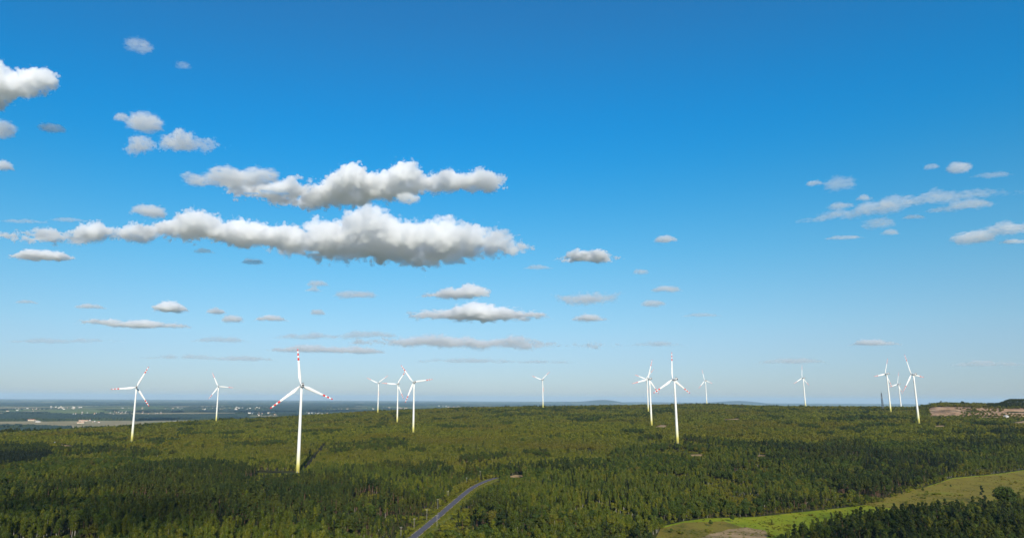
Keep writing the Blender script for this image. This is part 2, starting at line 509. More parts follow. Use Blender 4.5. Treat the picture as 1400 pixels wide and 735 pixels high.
# meadow (its near side runs on behind the dark stand in the corner)
MEADOW_FAR = [(905, 719), (935, 712), (965, 708), (1035, 706), (1090, 700), (1150, 694), (1205, 687), (1228, 678), (1272, 663), (1302, 653), (1335, 650), (1400, 642), (1440, 638)]
MEADOW_NEAR = [(1440, 690), (1340, 700), (1250, 708), (1150, 722), (1075, 742), (960, 745), (895, 738)]
MEADOW = MEADOW_FAR + MEADOW_NEAR
draped('meadow', px_poly(MEADOW), M['meadow'], .05, 18)
draped('dry_meadow', px_poly([(1180, 690), (1228, 674), (1272, 664), (1302, 654), (1335, 651), (1400, 643), (1440, 639), (1440, 689), (1340, 699), (1262, 699)]), M['dry'], .12, 18)
draped('dry_grass', px_poly([(903, 722), (935, 714), (990, 712), (1020, 722), (1008, 741), (960, 744), (896, 737)]), M['dry'], .12, 14)
draped('bare_ground', px_poly([(963, 733), (972, 729), (985, 727), (996, 723), (1010, 722), (1021, 720.5), (1034, 723), (1046, 724.5), (1051, 731), (1046, 737), (1000, 743), (962, 741), (955, 737)]), M['sand'], .18, 12)

# road with its gravel edge and grass verge
ROAD_PX = [(548, 748), (566, 734), (590, 714), (613, 694), (636, 674), (650, 664), (662, 658.5), (672, 655), (679, 653.2)]
def smooth_path(pts, n=60):
    P = np.array(pts, float)
    t = np.r_[0, np.cumsum(np.linalg.norm(np.diff(P, axis=0), axis=1))]
    u = np.linspace(0, t[-1], n)
    Q = np.c_[np.interp(u, t, P[:, 0]), np.interp(u, t, P[:, 1])]
    for _ in range(6):
        Q[1:-1] = .25 * Q[:-2] + .5 * Q[1:-1] + .25 * Q[2:]
    return Q
ROAD = smooth_path([on_ground(*p)[:2] for p in ROAD_PX])
def ribbon(name, path, l_off, r_off, mat, lift):
    T = np.gradient(path, axis=0); T /= np.linalg.norm(T, axis=1)[:, None]
    N = np.c_[T[:, 1], -T[:, 0]]          # to the right of travel
    k = 5
    V = []
    for j in range(k):
        o_ = l_off + (r_off - l_off) * j / (k - 1)
        Q = path + N * o_
        zc = terrain(path[:, 0], path[:, 1])
        V.append(np.c_[Q, zc * .5 + terrain(Q[:, 0], Q[:, 1]) * .5 + lift])
    V = np.stack(V, 1).reshape(-1, 3); n_ = len(path)
    i, j = np.meshgrid(np.arange(n_ - 1), np.arange(k - 1), indexing='ij')
    F = np.stack([i * k + j, i * k + j + 1, (i + 1) * k + j + 1, (i + 1) * k + j], -1).reshape(-1, 4)
    o = link(bpy.data.objects.new(name, mesh_from(name, V, F, [mat], smooth=True)))
    return tag(o, kind='structure')
ribbon('road_verge', ROAD, -5.5, 11, M['verge'], .25)
ribbon('road_edge', ROAD, -3.5, 3.2, M['edge'], .40)
ribbon('road', ROAD, -2.6, 2.6, M['asphalt'], .55)

# pale bare patches among the trees
PATCHES = [[(68, 607.5), (80, 606.5), (101, 609.5), (99, 612), (84, 610.5)], [(696, 651), (704, 648.5), (716, 649.5), (713, 653.5), (700, 655)],
           [(893, 584.8), (903, 580.5), (912, 581), (911, 585.5)], [(944, 621), (960, 620.5), (962, 623.5), (946, 624)],
           [(1278, 581.5), (1292, 581), (1292, 583.5), (1278, 584)], [(1388, 577), (1404, 574), (1404, 579), (1385, 580)],
           [(990, 573), (1010, 571.5), (1012, 573), (992, 574.5)], [(1036, 622), (1048, 621), (1048, 624), (1036, 625)]]
for q in PATCHES:
    draped('bare_ground', px_poly(q), M['sand'], .15, 12)

STRIPS = [[(411, 647), (445, 606)], [(352, 643.5), (405, 647)]]  # first strip: cut with the tower's shadow painted dark; second: bare cut
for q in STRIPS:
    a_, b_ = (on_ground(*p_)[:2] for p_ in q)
    ribbon('shadow_cut_strip', np.linspace(a_, b_, 30), -2.6, 2.6, M['soil'], .2)
# quarry face
def quarry():
    na, nr = 110, 60
    u = np.linspace(-.035, 1.5, na); r = np.linspace(QR - 22, QR + 185, nr)
    az = QAZ0 + u * (QAZ1 - QAZ0)
    AZ, RR = np.meshgrid(az, r)
    X, Y = RR * np.sin(AZ), RR * np.cos(AZ)
    Z = terrain(X, Y) + .6 + 1.2 * np.maximum(fbm(X, Y, 14, 4, 3), -.2) + 1.0 * np.maximum(fbm(X * 2.2, Y * .5, 20, 9, 2), 0)
    i, j = np.meshgrid(np.arange(nr - 1), np.arange(na - 1), indexing='ij')
    F = np.stack([i * na + j, i * na + j + 1, (i + 1) * na + j + 1, (i + 1) * na + j], -1).reshape(-1, 4)
    o = link(bpy.data.objects.new('quarry_face', mesh_from('quarry_face', np.c_[X.ravel(), Y.ravel(), Z.ravel()], F, [M['quarry']], smooth=True)))
    tag(o, kind='structure')
quarry()

# fields on the plain
def plain_poly(pts):
    return [tuple(on_level(px, py, PLAIN_Z)[:2]) for px, py in pts]
FIELDS = [([(-30, 577), (120, 575), (240, 574), (330, 575), (330, 582), (150, 586), (40, 583), (-30, 582)], 'field_tan'),
          ([(55, 561.5), (130, 559.5), (150, 563), (120, 565.5), (70, 565)], 'field_green'),
          ([(170, 564.5), (330, 563), (350, 564.5), (200, 566.5)], 'field_tan'),
          ([(-20, 586), (30, 584.5), (60, 586), (20, 588)], 'field_green'),
          ([(160, 578), (300, 574.5), (330, 576), (200, 581)], 'field_green'),
          ([(430, 562.5), (520, 561.5), (530, 562.6), (440, 563.6)], 'field_tan'),
          ([(520, 556), (600, 555), (610, 556), (540, 557)], 'field_green'),
          ([(610, 555.5), (700, 556), (700, 557), (620, 556.8)], 'field_tan'),
          ([(-20, 556.5), (40, 556), (60, 557), (0, 558)], 'field_tan'),
          ([(230, 555), (300, 554.5), (310, 555.6), (240, 556.2)], 'field_tan')]
for q, mk in FIELDS:
    draped('field', plain_poly(q), M[mk], 1.2, 400)

# ------------------------------------------------------------------ wind turbines
YAW = math.radians(25)      # all rotors face the wind from the far left
ROTOR_Y, HUB_UP = 4.6, HUB_H + 0.0
def airfoil(chord, thick, k=14):
    pts = []
    for j in range(k):
        a = 2 * math.pi * j / k
        x = math.cos(a); y = math.sin(a)
        yy = y * thick * .5 * (1.0 if x > 0 else (1 + x * .75))
        pts.append((x * chord * .5, yy))
    return pts
def blade_ring(u):
    z = 1.4 + u * (BLADE - 1.4)
    us = [0, .05, .12, .20, .30, .5, .7, .85, .95, .985, 1.0]
    ch = np.interp(u, us, [1.9, 2.0, 3.2, 4.1, 3.7, 2.9, 2.25, 1.85, 1.45, 1.1, .4])
    th = np.interp(u, us, [1.9, 1.85, 1.5, 1.1, .8, .5, .34, .24, .16, .1, .05])
    tw = math.radians(np.interp(u, [0, .2, .5, 1], [16, 13, 6, 1]))
    off = -np.interp(u, [0, .06, .2, 1], [0, 0, .55, .12])
    bend = -1.2 * u * u
    out = []
    for x, y in airfoil(ch, th):
        x += off
        out.append((x * math.cos(tw) - y * math.sin(tw), x * math.sin(tw) + y * math.cos(tw) - bend, z))
    return out
BANDS = [(.675, .745), (.81, .87), (.94, 1.0)]
def loft_range(u0, u1, k):
    return [blade_ring(u) for u in np.linspace(u0, u1, k)]
b = MB()
for a, c, k in ((0, .675, 18), (.745, .81, 3), (.87, .94, 3)):
    b.loft(loft_range(a, c, k))
BLADE_ME = b.mesh('blade', [M['white']], True)
BAND_ME = []
for a, c in BANDS:
    b = MB(); b.loft(loft_range(a, c, 4)); BAND_ME.append(b.mesh('red_band', [M['red']], True))
b = MB()
circ = lambda r, z, k=28: [(r * math.cos(2 * math.pi * j / k), r * math.sin(2 * math.pi * j / k), z) for j in range(k)]
zs = np.linspace(0, HUB_H - 1.8, 9)
b.loft([circ(2.35 - 1.0 * (z / HUB_H) ** .9, z) for z in zs])
TOWER_ME = b.mesh('tower', [M['tower']], True)
b = MB(); b.loft([circ(7.5, -.6), circ(7.5, .25), circ(3.2, .7)]); FOUND_ME = b.mesh('foundation', [M['concrete']])
b = MB(); b.box((0, -2.34, 2.6), (1.0, .25, 2.3)); b.box((0, -3.0, .9), (1.5, 1.3, 1.2)); DOOR_ME = b.mesh('door', [M['steel']])
def rrect(w, h, y, zc, k=5):
    pts = []
    rad = min(w, h) * .28
    for cx, cz, a0 in ((w / 2 - rad, h / 2 - rad, 0), (-w / 2 + rad, h / 2 - rad, 90), (-w / 2 + rad, -h / 2 + rad, 180), (w / 2 - rad, -h / 2 + rad, 270)):
        for q in range(k):
            a = math.radians(a0 + 90 * q / (k - 1))
            pts.append((cx + rad * math.cos(a), y, zc + cz + rad * math.sin(a)))
    return pts
b = MB()
b.loft([rrect(2.6, 2.8, 3.0, .1), rrect(3.6, 3.7, 2.3, .1), rrect(3.8, 4.0, -1, .2), rrect(3.7, 4.0, -5.2, .35), rrect(3.3, 3.4, -6.6, .45)])
NAC_ME = b.mesh('nacelle', [M['white']], True)
b = MB(); b.box((0, -6.68, .45), (2.5, .3, 2.3)); b.box((0, -5.0, 2.75), (2.6, 1.5, .9)); VENT_ME = b.mesh('rear_vent', [M['vent']])
b = MB(); b.loft([circ(1.5, 0, 20), circ(1.75, .8, 20), circ(1.7, 2.2, 20), circ(1.1, 3.3, 20), circ(.3, 3.8, 20)])
HUBM = b.mesh('hub', [M['white']], True); HUBM.transform(Matrix.Rotation(-math.pi / 2, 4, 'X'))
b = MB(); b.tube((0, 0, 0), (0, 0, 2.2), .06, .04, 6); b.box((0, 0, 2.2), (.9, .06, .06)); ANEM_ME = b.mesh('wind_sensor', [M['steel']])

def rotor_mats(ph):
    T = Matrix.Rotation(YAW, 4, 'Z') @ Matrix.Translation((0, ROTOR_Y, HUB_UP)) @ Matrix.Rotation(math.radians(4), 4, 'X')
    return [T @ Matrix.Rotation(ph + 2 * math.pi * k / 3, 4, 'Y') for k in range(3)]
def best_phase(base, tips):
    best = (1e18, 0)
    for deg in np.arange(0, 120, 1.0):
        ph = math.radians(deg)
        pts = [np.array(m_ @ Vector((0, 1.2, BLADE))) + base for m_ in rotor_mats(ph)]
        x, y, _ = project(np.array(pts))
        c = 0
        for tx, ty in tips:
            c += min((x[k] - tx) ** 2 + (y[k] - ty) ** 2 for k in range(3))
        if c < best[0]: best = (c, ph)
    return best[1]
for i, (bp, hp, tips, lab) in enumerate(TURB):
    B = BASES[i]
    root = link(bpy.data.objects.new('wind_turbine', None))
    root.location = B; root.empty_display_size = 5
    tag(root, lab, 'wind turbine', 'white wind turbines with red banded blades')
    ph = best_phase(B, tips)
    for nm, me in (('foundation', FOUND_ME), ('tower', TOWER_ME), ('nacelle', NAC_ME), ('hub', HUBM)):
        o = link(bpy.data.objects.new(nm, me), root)
        if nm == 'nacelle':
            o.matrix_local = Matrix.Translation((0, 0, HUB_H)) @ Matrix.Rotation(YAW, 4, 'Z')
            link(bpy.data.objects.new('rear_vent', VENT_ME), o)
            w_ = link(bpy.data.objects.new('wind_sensor', ANEM_ME), o); w_.location = (0, -3.2, 2.0)
        if nm == 'hub':
            o.matrix_local = Matrix.Rotation(YAW, 4, 'Z') @ Matrix.Translation((0, 2.8, HUB_H))
        if nm == 'tower':
            link(bpy.data.objects.new('door', DOOR_ME), o)
    for m_ in rotor_mats(ph):
        o = link(bpy.data.objects.new('blade', BLADE_ME), root)
        o.matrix_local = m_
        for bm_ in BAND_ME:
            link(bpy.data.objects.new('red_band', bm_), o)

# ------------------------------------------------------------------ lattice mast
def mast():
    d = ray(1207, 557); r_ = 2450 / np.hypot(d[0], d[1])
    x, y = d[0] * r_, d[1] * r_
    z = float(terrain(np.array([x]), np.array([y]))[0])
    root = link(bpy.data.objects.new('lattice_mast', None)); root.location = (x, y, z)
    tag(root, 'thin dark lattice mast at the skyline left of the right hand turbines', 'mast')
    H, w0, w1 = 52.0, 5.0, 1.5
    cor = lambda t: [(sx * (w0 + (w1 - w0) * t) / 2, sy * (w0 + (w1 - w0) * t) / 2, H * t) for sx, sy in ((-1, -1), (1, -1), (1, 1), (-1, 1))]
    for k in range(4):
        b = MB(); b.tube(cor(0)[k], cor(1)[k], .45, .3, 6); link(bpy.data.objects.new('leg', b.mesh('leg', [M['steel']])), root)
    b = MB(); nseg = 11
    for s_ in range(nseg):
        a, c = cor(s_ / nseg), cor((s_ + 1) / nseg)
        for k in range(4):
            b.tube(a[k], c[(k + 1) % 4], .2, .2, 4); b.tube(a[(k + 1) % 4], c[k], .2, .2, 4)
    link(bpy.data.objects.new('bracing', b.mesh('bracing', [M['steel']])), root)
    b = MB(); b.tube((0, 0, H - 1), (0, 0, H + 9), .28, .1, 6); link(bpy.data.objects.new('antenna', b.mesh('antenna', [M['steel']])), root)
    for k, hz in enumerate((H - 4, H - 9, H - 14)):
        b = MB(); a = k * 2.1
        b.tube((1.2 * math.cos(a), 1.2 * math.sin(a), hz), (2.0 * math.cos(a), 2.0 * math.sin(a), hz), .9, 1.1, 12)
        link(bpy.data.objects.new('dish', b.mesh('dish', [M['roof_g']])), root)
mast()

# ------------------------------------------------------------------ poles along the road
POLES = [(548, 737, 'pale roadside pole at the bottom edge, left of the road'), (566, 724, 'pale pole left of the road, second from the bottom edge'),
         (583.5, 710, 'pale pole left of the road, third from the bottom edge'), (598.5, 695, 'pale pole left of the road, beside the middle stretch'),
         (612.5, 683, 'pale pole left of the road, where it starts to bend'), (638, 663, 'pale pole left of the road, at its upper bend'),
         (597.4, 719, 'single pale pole on the right side of the road'), (656.5, 653.5, 'farthest pale pole beside the upper end of the road')]
b = MB(); b.tube((0, 0, -.3), (0, 0, 8.4), .12, .09, 8); POLE_ME = b.mesh('post', [M['wood']])
b = MB(); b.box((0, 0, 7.7), (1.9, .12, .14)); ARM_ME = b.mesh('crossarm', [M['wood']])
b = MB()
for x in (-.85, -.3, .3, .85): b.tube((x, 0, 7.77), (x, 0, 8.02), .06, .05, 6)
INS_ME = b.mesh('insulators', [M['roof_g']])
INS_ONE = MB(); INS_ONE.tube((0, 0, 7.77), (0, 0, 8.05), .07, .05, 6); INS_ONE = INS_ONE.mesh('insulator', [M['roof_g']])
POLE_XY = []
for px, py, lab in POLES:
    g = on_ground(px, py)
    k = int(np.argmin(np.linalg.norm(ROAD - g[:2], axis=1)))
    root = link(bpy.data.objects.new('utility_pole', None)); root.location = g
    tv = ROAD[min(k + 1, len(ROAD) - 1)] - ROAD[max(k - 1, 0)]
    root.rotation_euler = (0, 0, math.atan2(tv[1], tv[0]) + math.pi / 2)
    tag(root, lab, 'utility pole', 'poles along the road')
    link(bpy.data.objects.new('post', POLE_ME), root)
    a_ = link(bpy.data.objects.new('crossarm', ARM_ME), root)
    for x in (-.85, 0, .85):
        q = link(bpy.data.objects.new('insulator', INS_ONE), a_); q.location = (x, 0, 0)
    POLE_XY.append((px, py))

# ------------------------------------------------------------------ buildings of the far villages
def house_mesh(w, d, h, roof, flat=False, wm='wall_w', rm='roof_r'):
    b = MB(); b.box((0, 0, h / 2 - 1), (w, d, h + 2), m=0)
    if flat:
        b.box((0, 0, h + .35), (w + .6, d + .6, .7), m=1)
    else:
        n_ = len(b.V); o = .6
        b.V += [(-w / 2 - o, -d / 2 - o, h), (w / 2 + o, -d / 2 - o, h), (w / 2 + o, d / 2 + o, h), (-w / 2 - o, d / 2 + o, h), (-w / 2 - o, 0, h + roof), (w / 2 + o, 0, h + roof)]
        for f in ((0, 1, 5, 4), (2, 3, 4, 5), (1, 2, 5), (3, 0, 4), (3, 2, 1, 0)):
            b.F.append(tuple(n_ + q for q in f)); b.M.append(1)
    # window rows on both long sides
    for sgn in (-1, 1):
        for zf in np.arange(1.6, h - 1, 3.0):
            for xf in np.arange(-w / 2 + 2, w / 2 - 1, 3.6):
                b.box((xf, sgn * (d / 2 + .02), zf), (1.4, .1, 1.4), m=2)
    return b.mesh('house', [M[wm], M[rm], M['vent']])
HK = {'house': [house_mesh(13, 10, 6, 4.5), house_mesh(15, 11, 6.5, 5, wm='wall_c'), house_mesh(12, 10, 5.5, 4.5, rm='roof_g')],
      'block': [house_mesh(48, 13, 15, 0, True, rm='roof_g'), house_mesh(34, 13, 18, 0, True, wm='wall_c', rm='roof_g')],
      'barn': [house_mesh(45, 20, 8, 5, rm='roof_g'), house_mesh(60, 24, 9, 4, wm='wall_c', rm='roof_r')]}
VILL = [ # px range, py range, count, kinds, place
 (66, 128, 555.5, 559.5, 15, ('block', 'block', 'house'), 'apartment block', 'far town behind the pale green field'),
 (100, 232, 562, 566.5, 26, ('house',), 'house', 'roadside village behind the leftmost turbine'),
 (10, 60, 557, 562, 7, ('house', 'barn'), 'house', 'hamlet at the left edge of the plain'),
 (38, 52, 574, 577, 3, ('barn',), 'barn', 'farm on the tan field near the left edge'),
 (108, 138, 573.5, 578.5, 7, ('barn', 'house', 'house'), 'house', 'farmstead just left of the leftmost turbine'),
 (100, 114, 585, 588, 3, ('barn', 'house'), 'house', 'houses just under the plateau rim at left'),
 (276, 372, 556, 560, 26, ('block', 'house', 'house'), 'building', 'far town right of the second turbine'),
 (340, 378, 563, 568, 12, ('house', 'block'), 'building', 'pale suburb just left of the largest turbine'),
 (416, 448, 562.5, 567, 12, ('house', 'house', 'block'), 'building', 'pale suburb just right of the largest turbine'),
 (585, 628, 554.5, 556.5, 6, ('block', 'barn'), 'building', 'far buildings right of the close turbine trio'),
 (160, 250, 556.5, 559, 7, ('house', 'house', 'barn'), 'house', 'scattered farms on the plain behind the leftmost turbine'),
 (440, 560, 557, 560, 8, ('house', 'barn'), 'house', 'scattered farms behind the close turbine trio'),
]
HOUSES = []
for x0, x1, y0, y1, cnt, kinds, cat, place in VILL:
    for k in range(int(cnt * 1.5)):
        px, py = random.uniform(x0, x1), random.uniform(y0, y1)
        w = on_level(px, py, PLAIN_Z)
        kd = random.choice(kinds)
        vi = random.randrange(len(HK[kd]))
        o = link(bpy.data.objects.new({'house': 'village_house', 'block': 'apartment_block', 'barn': 'farm_barn'}[kd], HK[kd][vi]))
        o.location = (w[0], w[1], float(terrain(w[0:1], w[1:2])[0]) + 1.0)
        o.rotation_euler = (0, 0, random.uniform(-.5, .5))
        s_ = random.uniform(.55, .8); o.scale = (s_, s_, s_)
        look = {'house': ['white red roofed house', 'cream red roofed house', 'white grey roofed house'],
                'block': ['long white apartment block', 'tall cream apartment block'],
                'barn': ['white grey roofed barn', 'cream red roofed barn']}[kd][vi]
        tag(o, look + ' in the ' + place, {'house': 'house', 'block': 'apartment block', 'barn': 'barn'}[kd], place)
        HOUSES.append((w[0], w[1]))
g = on_ground(1376, 571)
o = link(bpy.data.objects.new('shed', HK['barn'][0])); o.location = g; o.scale = (.33, .33, .5); o.rotation_euler = (0, 0, .6)
tag(o, 'small white grey roofed shed below the quarry at the right edge', 'shed')
g = on_ground(74, 606.5)
o = link(bpy.data.objects.new('hut', HK['house'][2])); o.location = g; o.scale = (.4, .4, .4); o.rotation_euler = (0, 0, .3)
tag(o, 'small pale hut by the bare sandy patch in the forest at left', 'hut')

# ------------------------------------------------------------------ woods on the far plain
M['woodland'] = leaf_mat('distant_woodland', [(0, (.026, .040, .014)), (1, (.030, .044, .016))], (.045, .058, .02), .002, .5, 0)
def woodland():
    az = np.radians(np.arange(-40, 42, .12))
    r = np.geomspace(3500, 26000, 240)
    AZ, RR = np.meshgrid(az, r)
    AZ = AZ + rng.uniform(-.05, .05, AZ.shape) * math.radians(1); RR = RR * (1 + rng.uniform(-.002, .002, RR.shape))
    X, Y = RR * np.sin(AZ), RR * np.cos(AZ)
    Z = terrain(X, Y)
    mask = (fbm(X, Y * .7, 1500, 21, 4) + .25 * fbm(X, Y, 250, 22, 2)) > .10
    px, py, _ = project(np.c_[X.ravel(), Y.ravel(), Z.ravel()])
    for q, _m in FIELDS:
        c_ = np.mean(q, 0)
        mask &= ~inside(px, py, [tuple(c_ + (np.array(p_) - c_) * 1.02) for p_ in q]).reshape(mask.shape)
    # long dark belts
    for q in ([(-40, 567.5), (160, 567), (340, 567.5), (340, 574), (120, 574.5), (-40, 576)], [(60, 584), (150, 586.5), (320, 583), (320, 590), (100, 590), (20, 588)],
              [(200, 560), (360, 561), (370, 562.8), (210, 562.2)], [(450, 563.8), (620, 557.5), (640, 562), (450, 566)], [(-40, 551), (280, 552), (280, 553.5), (-40, 553.5)]):
        mask |= inside(px, py, q).reshape(mask.shape)
    for x0, x1, y0, y1, *_ in VILL:
        hit = (px > x0 - 2) & (px < x1 + 2) & (py > y0 - .3) & (py < y1 + 1.2)
        hit &= (rng.random(hit.shape) > .10)
        mask &= ~hit.reshape(mask.shape)
    mask &= Z < PLAIN_Z + 40
    H = np.where(mask, 13 + 5 * rng.random(mask.shape) + 3 * fbm(X, Y, 160, 30), -2.0)
    na = len(az); nr = len(r)
    i, j = np.meshgrid(np.arange(nr - 1), np.arange(na - 1), indexing='ij')
    F = np.stack([i * na + j, i * na + j + 1, (i + 1) * na + j + 1, (i + 1) * na + j], -1).reshape(-1, 4)
    F = F[mask.ravel()[F].any(1)]
    used, inv = np.unique(F, return_inverse=True)
    V = np.c_[X.ravel(), Y.ravel(), (Z + H).ravel()][used]
    o = link(bpy.data.objects.new('distant_woodland', mesh_from('distant_woodland', V, inv.reshape(-1, 4), [M['woodland']])))
    tag(o, 'belts of distant woodland on the hazy plain beyond the plateau', 'woodland', kind='stuff')
woodland()

# ------------------------------------------------------------------ trees
def rand_dirs(n_, g):
    v = g.normal(size=(n_, 3)); return v / np.linalg.norm(v, axis=1)[:, None]
def leaf_cards(C, Nrm, size, g):
    """one bent leaf clump (two triangles) at each centre"""
    n_ = len(C)
    N_ = Nrm + .55 * rand_dirs(n_, g); N_ /= np.linalg.norm(N_, axis=1)[:, None]
    a = np.cross(N_, rand_dirs(n_, g)); a /= np.linalg.norm(a, axis=1)[:, None] + 1e-9
    b_ = np.cross(N_, a)
    s_ = (size * g.uniform(.6, 1.3, n_))[:, None]
    asp = g.uniform(.55, 1.0, n_)[:, None]
    fold = N_ * s_ * g.uniform(-.35, .1, n_)[:, None]
    p0 = C - a * s_ * .5 + fold; p1 = C + b_ * s_ * .5 * asp; p2 = C + a * s_ * .5 + fold; p3 = C - b_ * s_ * .5 * asp
    V = np.stack([p0, p1, p2, p3], 1).reshape(-1, 3)
    k = np.arange(n_) * 4
    F = np.vstack([np.c_[k, k + 3, k + 1], np.c_[k + 1, k + 3, k + 2]])
    return V, F
def blobs_points(blobs, n_, g):
    """points through the outer part of a set of ellipsoids, with outward normals"""
    w = np.array([b_[3] * b_[3] + b_[3] * b_[4] for b_ in blobs]); w /= w.sum()
    idx = g.choice(len(blobs), n_, p=w)
    B = np.array(blobs)[idx]
    d = rand_dirs(n_, g)
    rad = g.uniform(.55, 1.03, n_)[:, None]
    S = np.c_[B[:, 3], B[:, 3], B[:, 4]]
    C = B[:, :3] + d * S * rad
    Nn = d / S; Nn /= np.linalg.norm(Nn, axis=1)[:, None]
    Nn = Nn + np.array([0, 0, .35]); Nn /= np.linalg.norm(Nn, axis=1)[:, None]
    return C, Nn
def crown_blobs(kind, g):
    B = []
    if kind == 'pine':          # 15 m, bare lower trunk, uneven flat-topped clumps
        for k in range(9):
            t = .5 + .5 * (k + g.uniform(0, 1)) / 9
            a = g.uniform(0, 6.28); rr = 1.15 * (1.15 - t) * 2.0
            r_ = g.uniform(.8, 1.35) * (1.25 - .45 * t)
            B.append((rr * math.cos(a), rr * math.sin(a), 15 * t - .9, r_, r_ * .75))
        B.append((0, 0, 14.2, .9, 1.0))
    elif kind == 'birch':       # 14 m, slender, rounded on top
        for k in range(12):
            t = .30 + .62 * (k + g.uniform(0, .9)) / 12
            a = g.uniform(0, 6.28); w = math.sin(math.pi * min(1, (t - .12) / .95) ** .8) ** .6
            o_ = g.uniform(.3, 1.0) * w
            B.append((o_ * math.cos(a), o_ * math.sin(a), 14 * t, .55 + .85 * w * g.uniform(.6, 1.15), .8 + .5 * w))
        B.append((.2, 0, 13.1, .8, .9))
    elif kind == 'broad':       # 11 m, round and lobed
        for k in range(13):
            d = rand_dirs(1, g)[0]
            r_ = g.uniform(1.0, 1.75)
            B.append((d[0] * 2.2, d[1] * 2.2, 6.6 + d[2] * 3.0 if d[2] > -.5 else 4.8, r_, r_ * .9))
        B.append((0, 0, 6.8, 2.4, 2.6))
    elif kind == 'spruce':      # 15 m cone
        for k in range(16):
            t = (k + .5) / 16
            a = g.uniform(0, 6.28); w = (1 - t) * 2.1
            B.append((w * .45 * math.cos(a), w * .45 * math.sin(a), 1.6 + 13 * t, .28 + w * .75, .75))
    elif kind == 'young':       # 6 m, leafy nearly to the ground
        for k in range(7):
            t = (k + .5) / 7
            a = g.uniform(0, 6.28); w = math.sin(math.pi * (.12 + .82 * t)) ** .8
            B.append((.7 * w * math.cos(a), .7 * w * math.sin(a), .7 + 4.9 * t, .45 + .8 * w * g.uniform(.7, 1.2), .75))
    elif kind == 'shrub':       # 2.5 m
        for k in range(5):
            a = g.uniform(0, 6.28)
            B.append((.8 * math.cos(a), .8 * math.sin(a), g.uniform(.7, 1.5), g.uniform(.7, 1.0), g.uniform(.6, .9)))
    return B
HT = {'pine': 15.0, 'birch': 14.3, 'broad': 11.0, 'spruce': 15.2, 'young': 6.2, 'shrub': 2.3}
LEAF = {'pine': ('pine', 'pine_bark'), 'birch': ('birch', 'birch_bark'), 'broad': ('broad', 'bark'), 'spruce': ('spruce', 'bark'), 'young': ('young', 'birch_bark'), 'shrub': ('young', 'bark')}
NLEAF = {'pine': (900, .62), 'birch': (950, .55), 'broad': (1300, .68), 'spruce': (800, .7), 'young': (420, .5), 'shrub': (240, .42)}
def tree_meshes(kind, seed):
    g = np.random.default_rng(seed)
    B = crown_blobs(kind, g)
    nl, sz = NLEAF[kind]
    C, Nn = blobs_points(B, nl, g)
    CV, CF = leaf_cards(C, Nn, sz, g)
    b = MB(); H = HT[kind]
    r0 = {'pine': .20, 'birch': .14, 'broad': .24, 'spruce': .2, 'young': .07, 'shrub': .05}[kind]
    if kind == 'shrub':
        for q in B: b.tube((0, 0, -.2), (q[0] * .7, q[1] * .7, q[2]), r0, r0 * .4, 5)
    else:
        b.tube((0, 0, -.6), (g.uniform(-.1, .1), g.uniform(-.1, .1), H * .5), r0, r0 * .65, 7)
        b.tube(tuple(b.V[-1][:2]) + (H * .5,), (0, 0, H * .95), r0 * .6, r0 * .15, 6)
        for q in B[:8]:
            zb = max(H * .22, q[2] - g.uniform(.8, 1.8))
            b.tube((0, 0, zb), (q[0] * .85, q[1] * .85, q[2]), r0 * .35, r0 * .12, 5)
    lm, bk = LEAF[kind]
    crown = mesh_from('crown', CV, CF.astype(np.int32), [M[lm]])
    trunk = b.mesh('trunk', [M[bk]], True)
    # both in one mesh for the mass of the forest
    nV = len(CV)
    tri = []
    for f in b.F:
        for q in range(1, len(f) - 1): tri.append((f[0] + nV, f[q] + nV, f[q + 1] + nV))
    both = mesh_from('tree', np.vstack([CV, np.array(b.V)]), np.vstack([CF, np.array(tri)]).astype(np.int32), [M[lm], M[bk]], [0] * len(CF) + [1] * len(tri))
    return trunk, crown, both
KINDS = [('pine', 3), ('birch', 4), ('broad', 3), ('spruce', 2), ('young', 4), ('shrub', 2)]
PROTO = []          # (kind, trunk, crown, both)
KIDX = {}
for k, cnt in KINDS:
    KIDX[k] = []
    for v in range(cnt):
        KIDX[k].append(len(PROTO)); PROTO.append((k,) + tree_meshes(k, 100 + 17 * len(PROTO)))
# lighter copies of the crowns for trees more than 1.3 km away
def far_mesh(kind, seed):
    g = np.random.default_rng(seed)
    B = crown_blobs(kind, g)
    C, Nn = blobs_points(B, 110, g)
    V, F = leaf_cards(C, Nn, NLEAF[kind][1] * 2.3, g)
    return mesh_from('tree', V, F.astype(np.int32), [M[LEAF[kind][0]]])
FAR0 = len(PROTO)
FIDX = {}
for k, cnt in (('pine', 2), ('birch', 2), ('broad', 2), ('young', 3)):
    FIDX[k] = []
    for v in range(cnt):
        FIDX[k].append(len(PROTO)); PROTO.append((k, None, None, far_mesh(k, 900 + len(PROTO))))
PROTO_COL = bpy.data.collections.new('tree_kinds')     # source shapes, not part of the scene itself
for i, pr in enumerate(PROTO):
    PROTO_COL.objects.link(bpy.data.objects.new('tree_shape_%02d' % i, pr[3]))

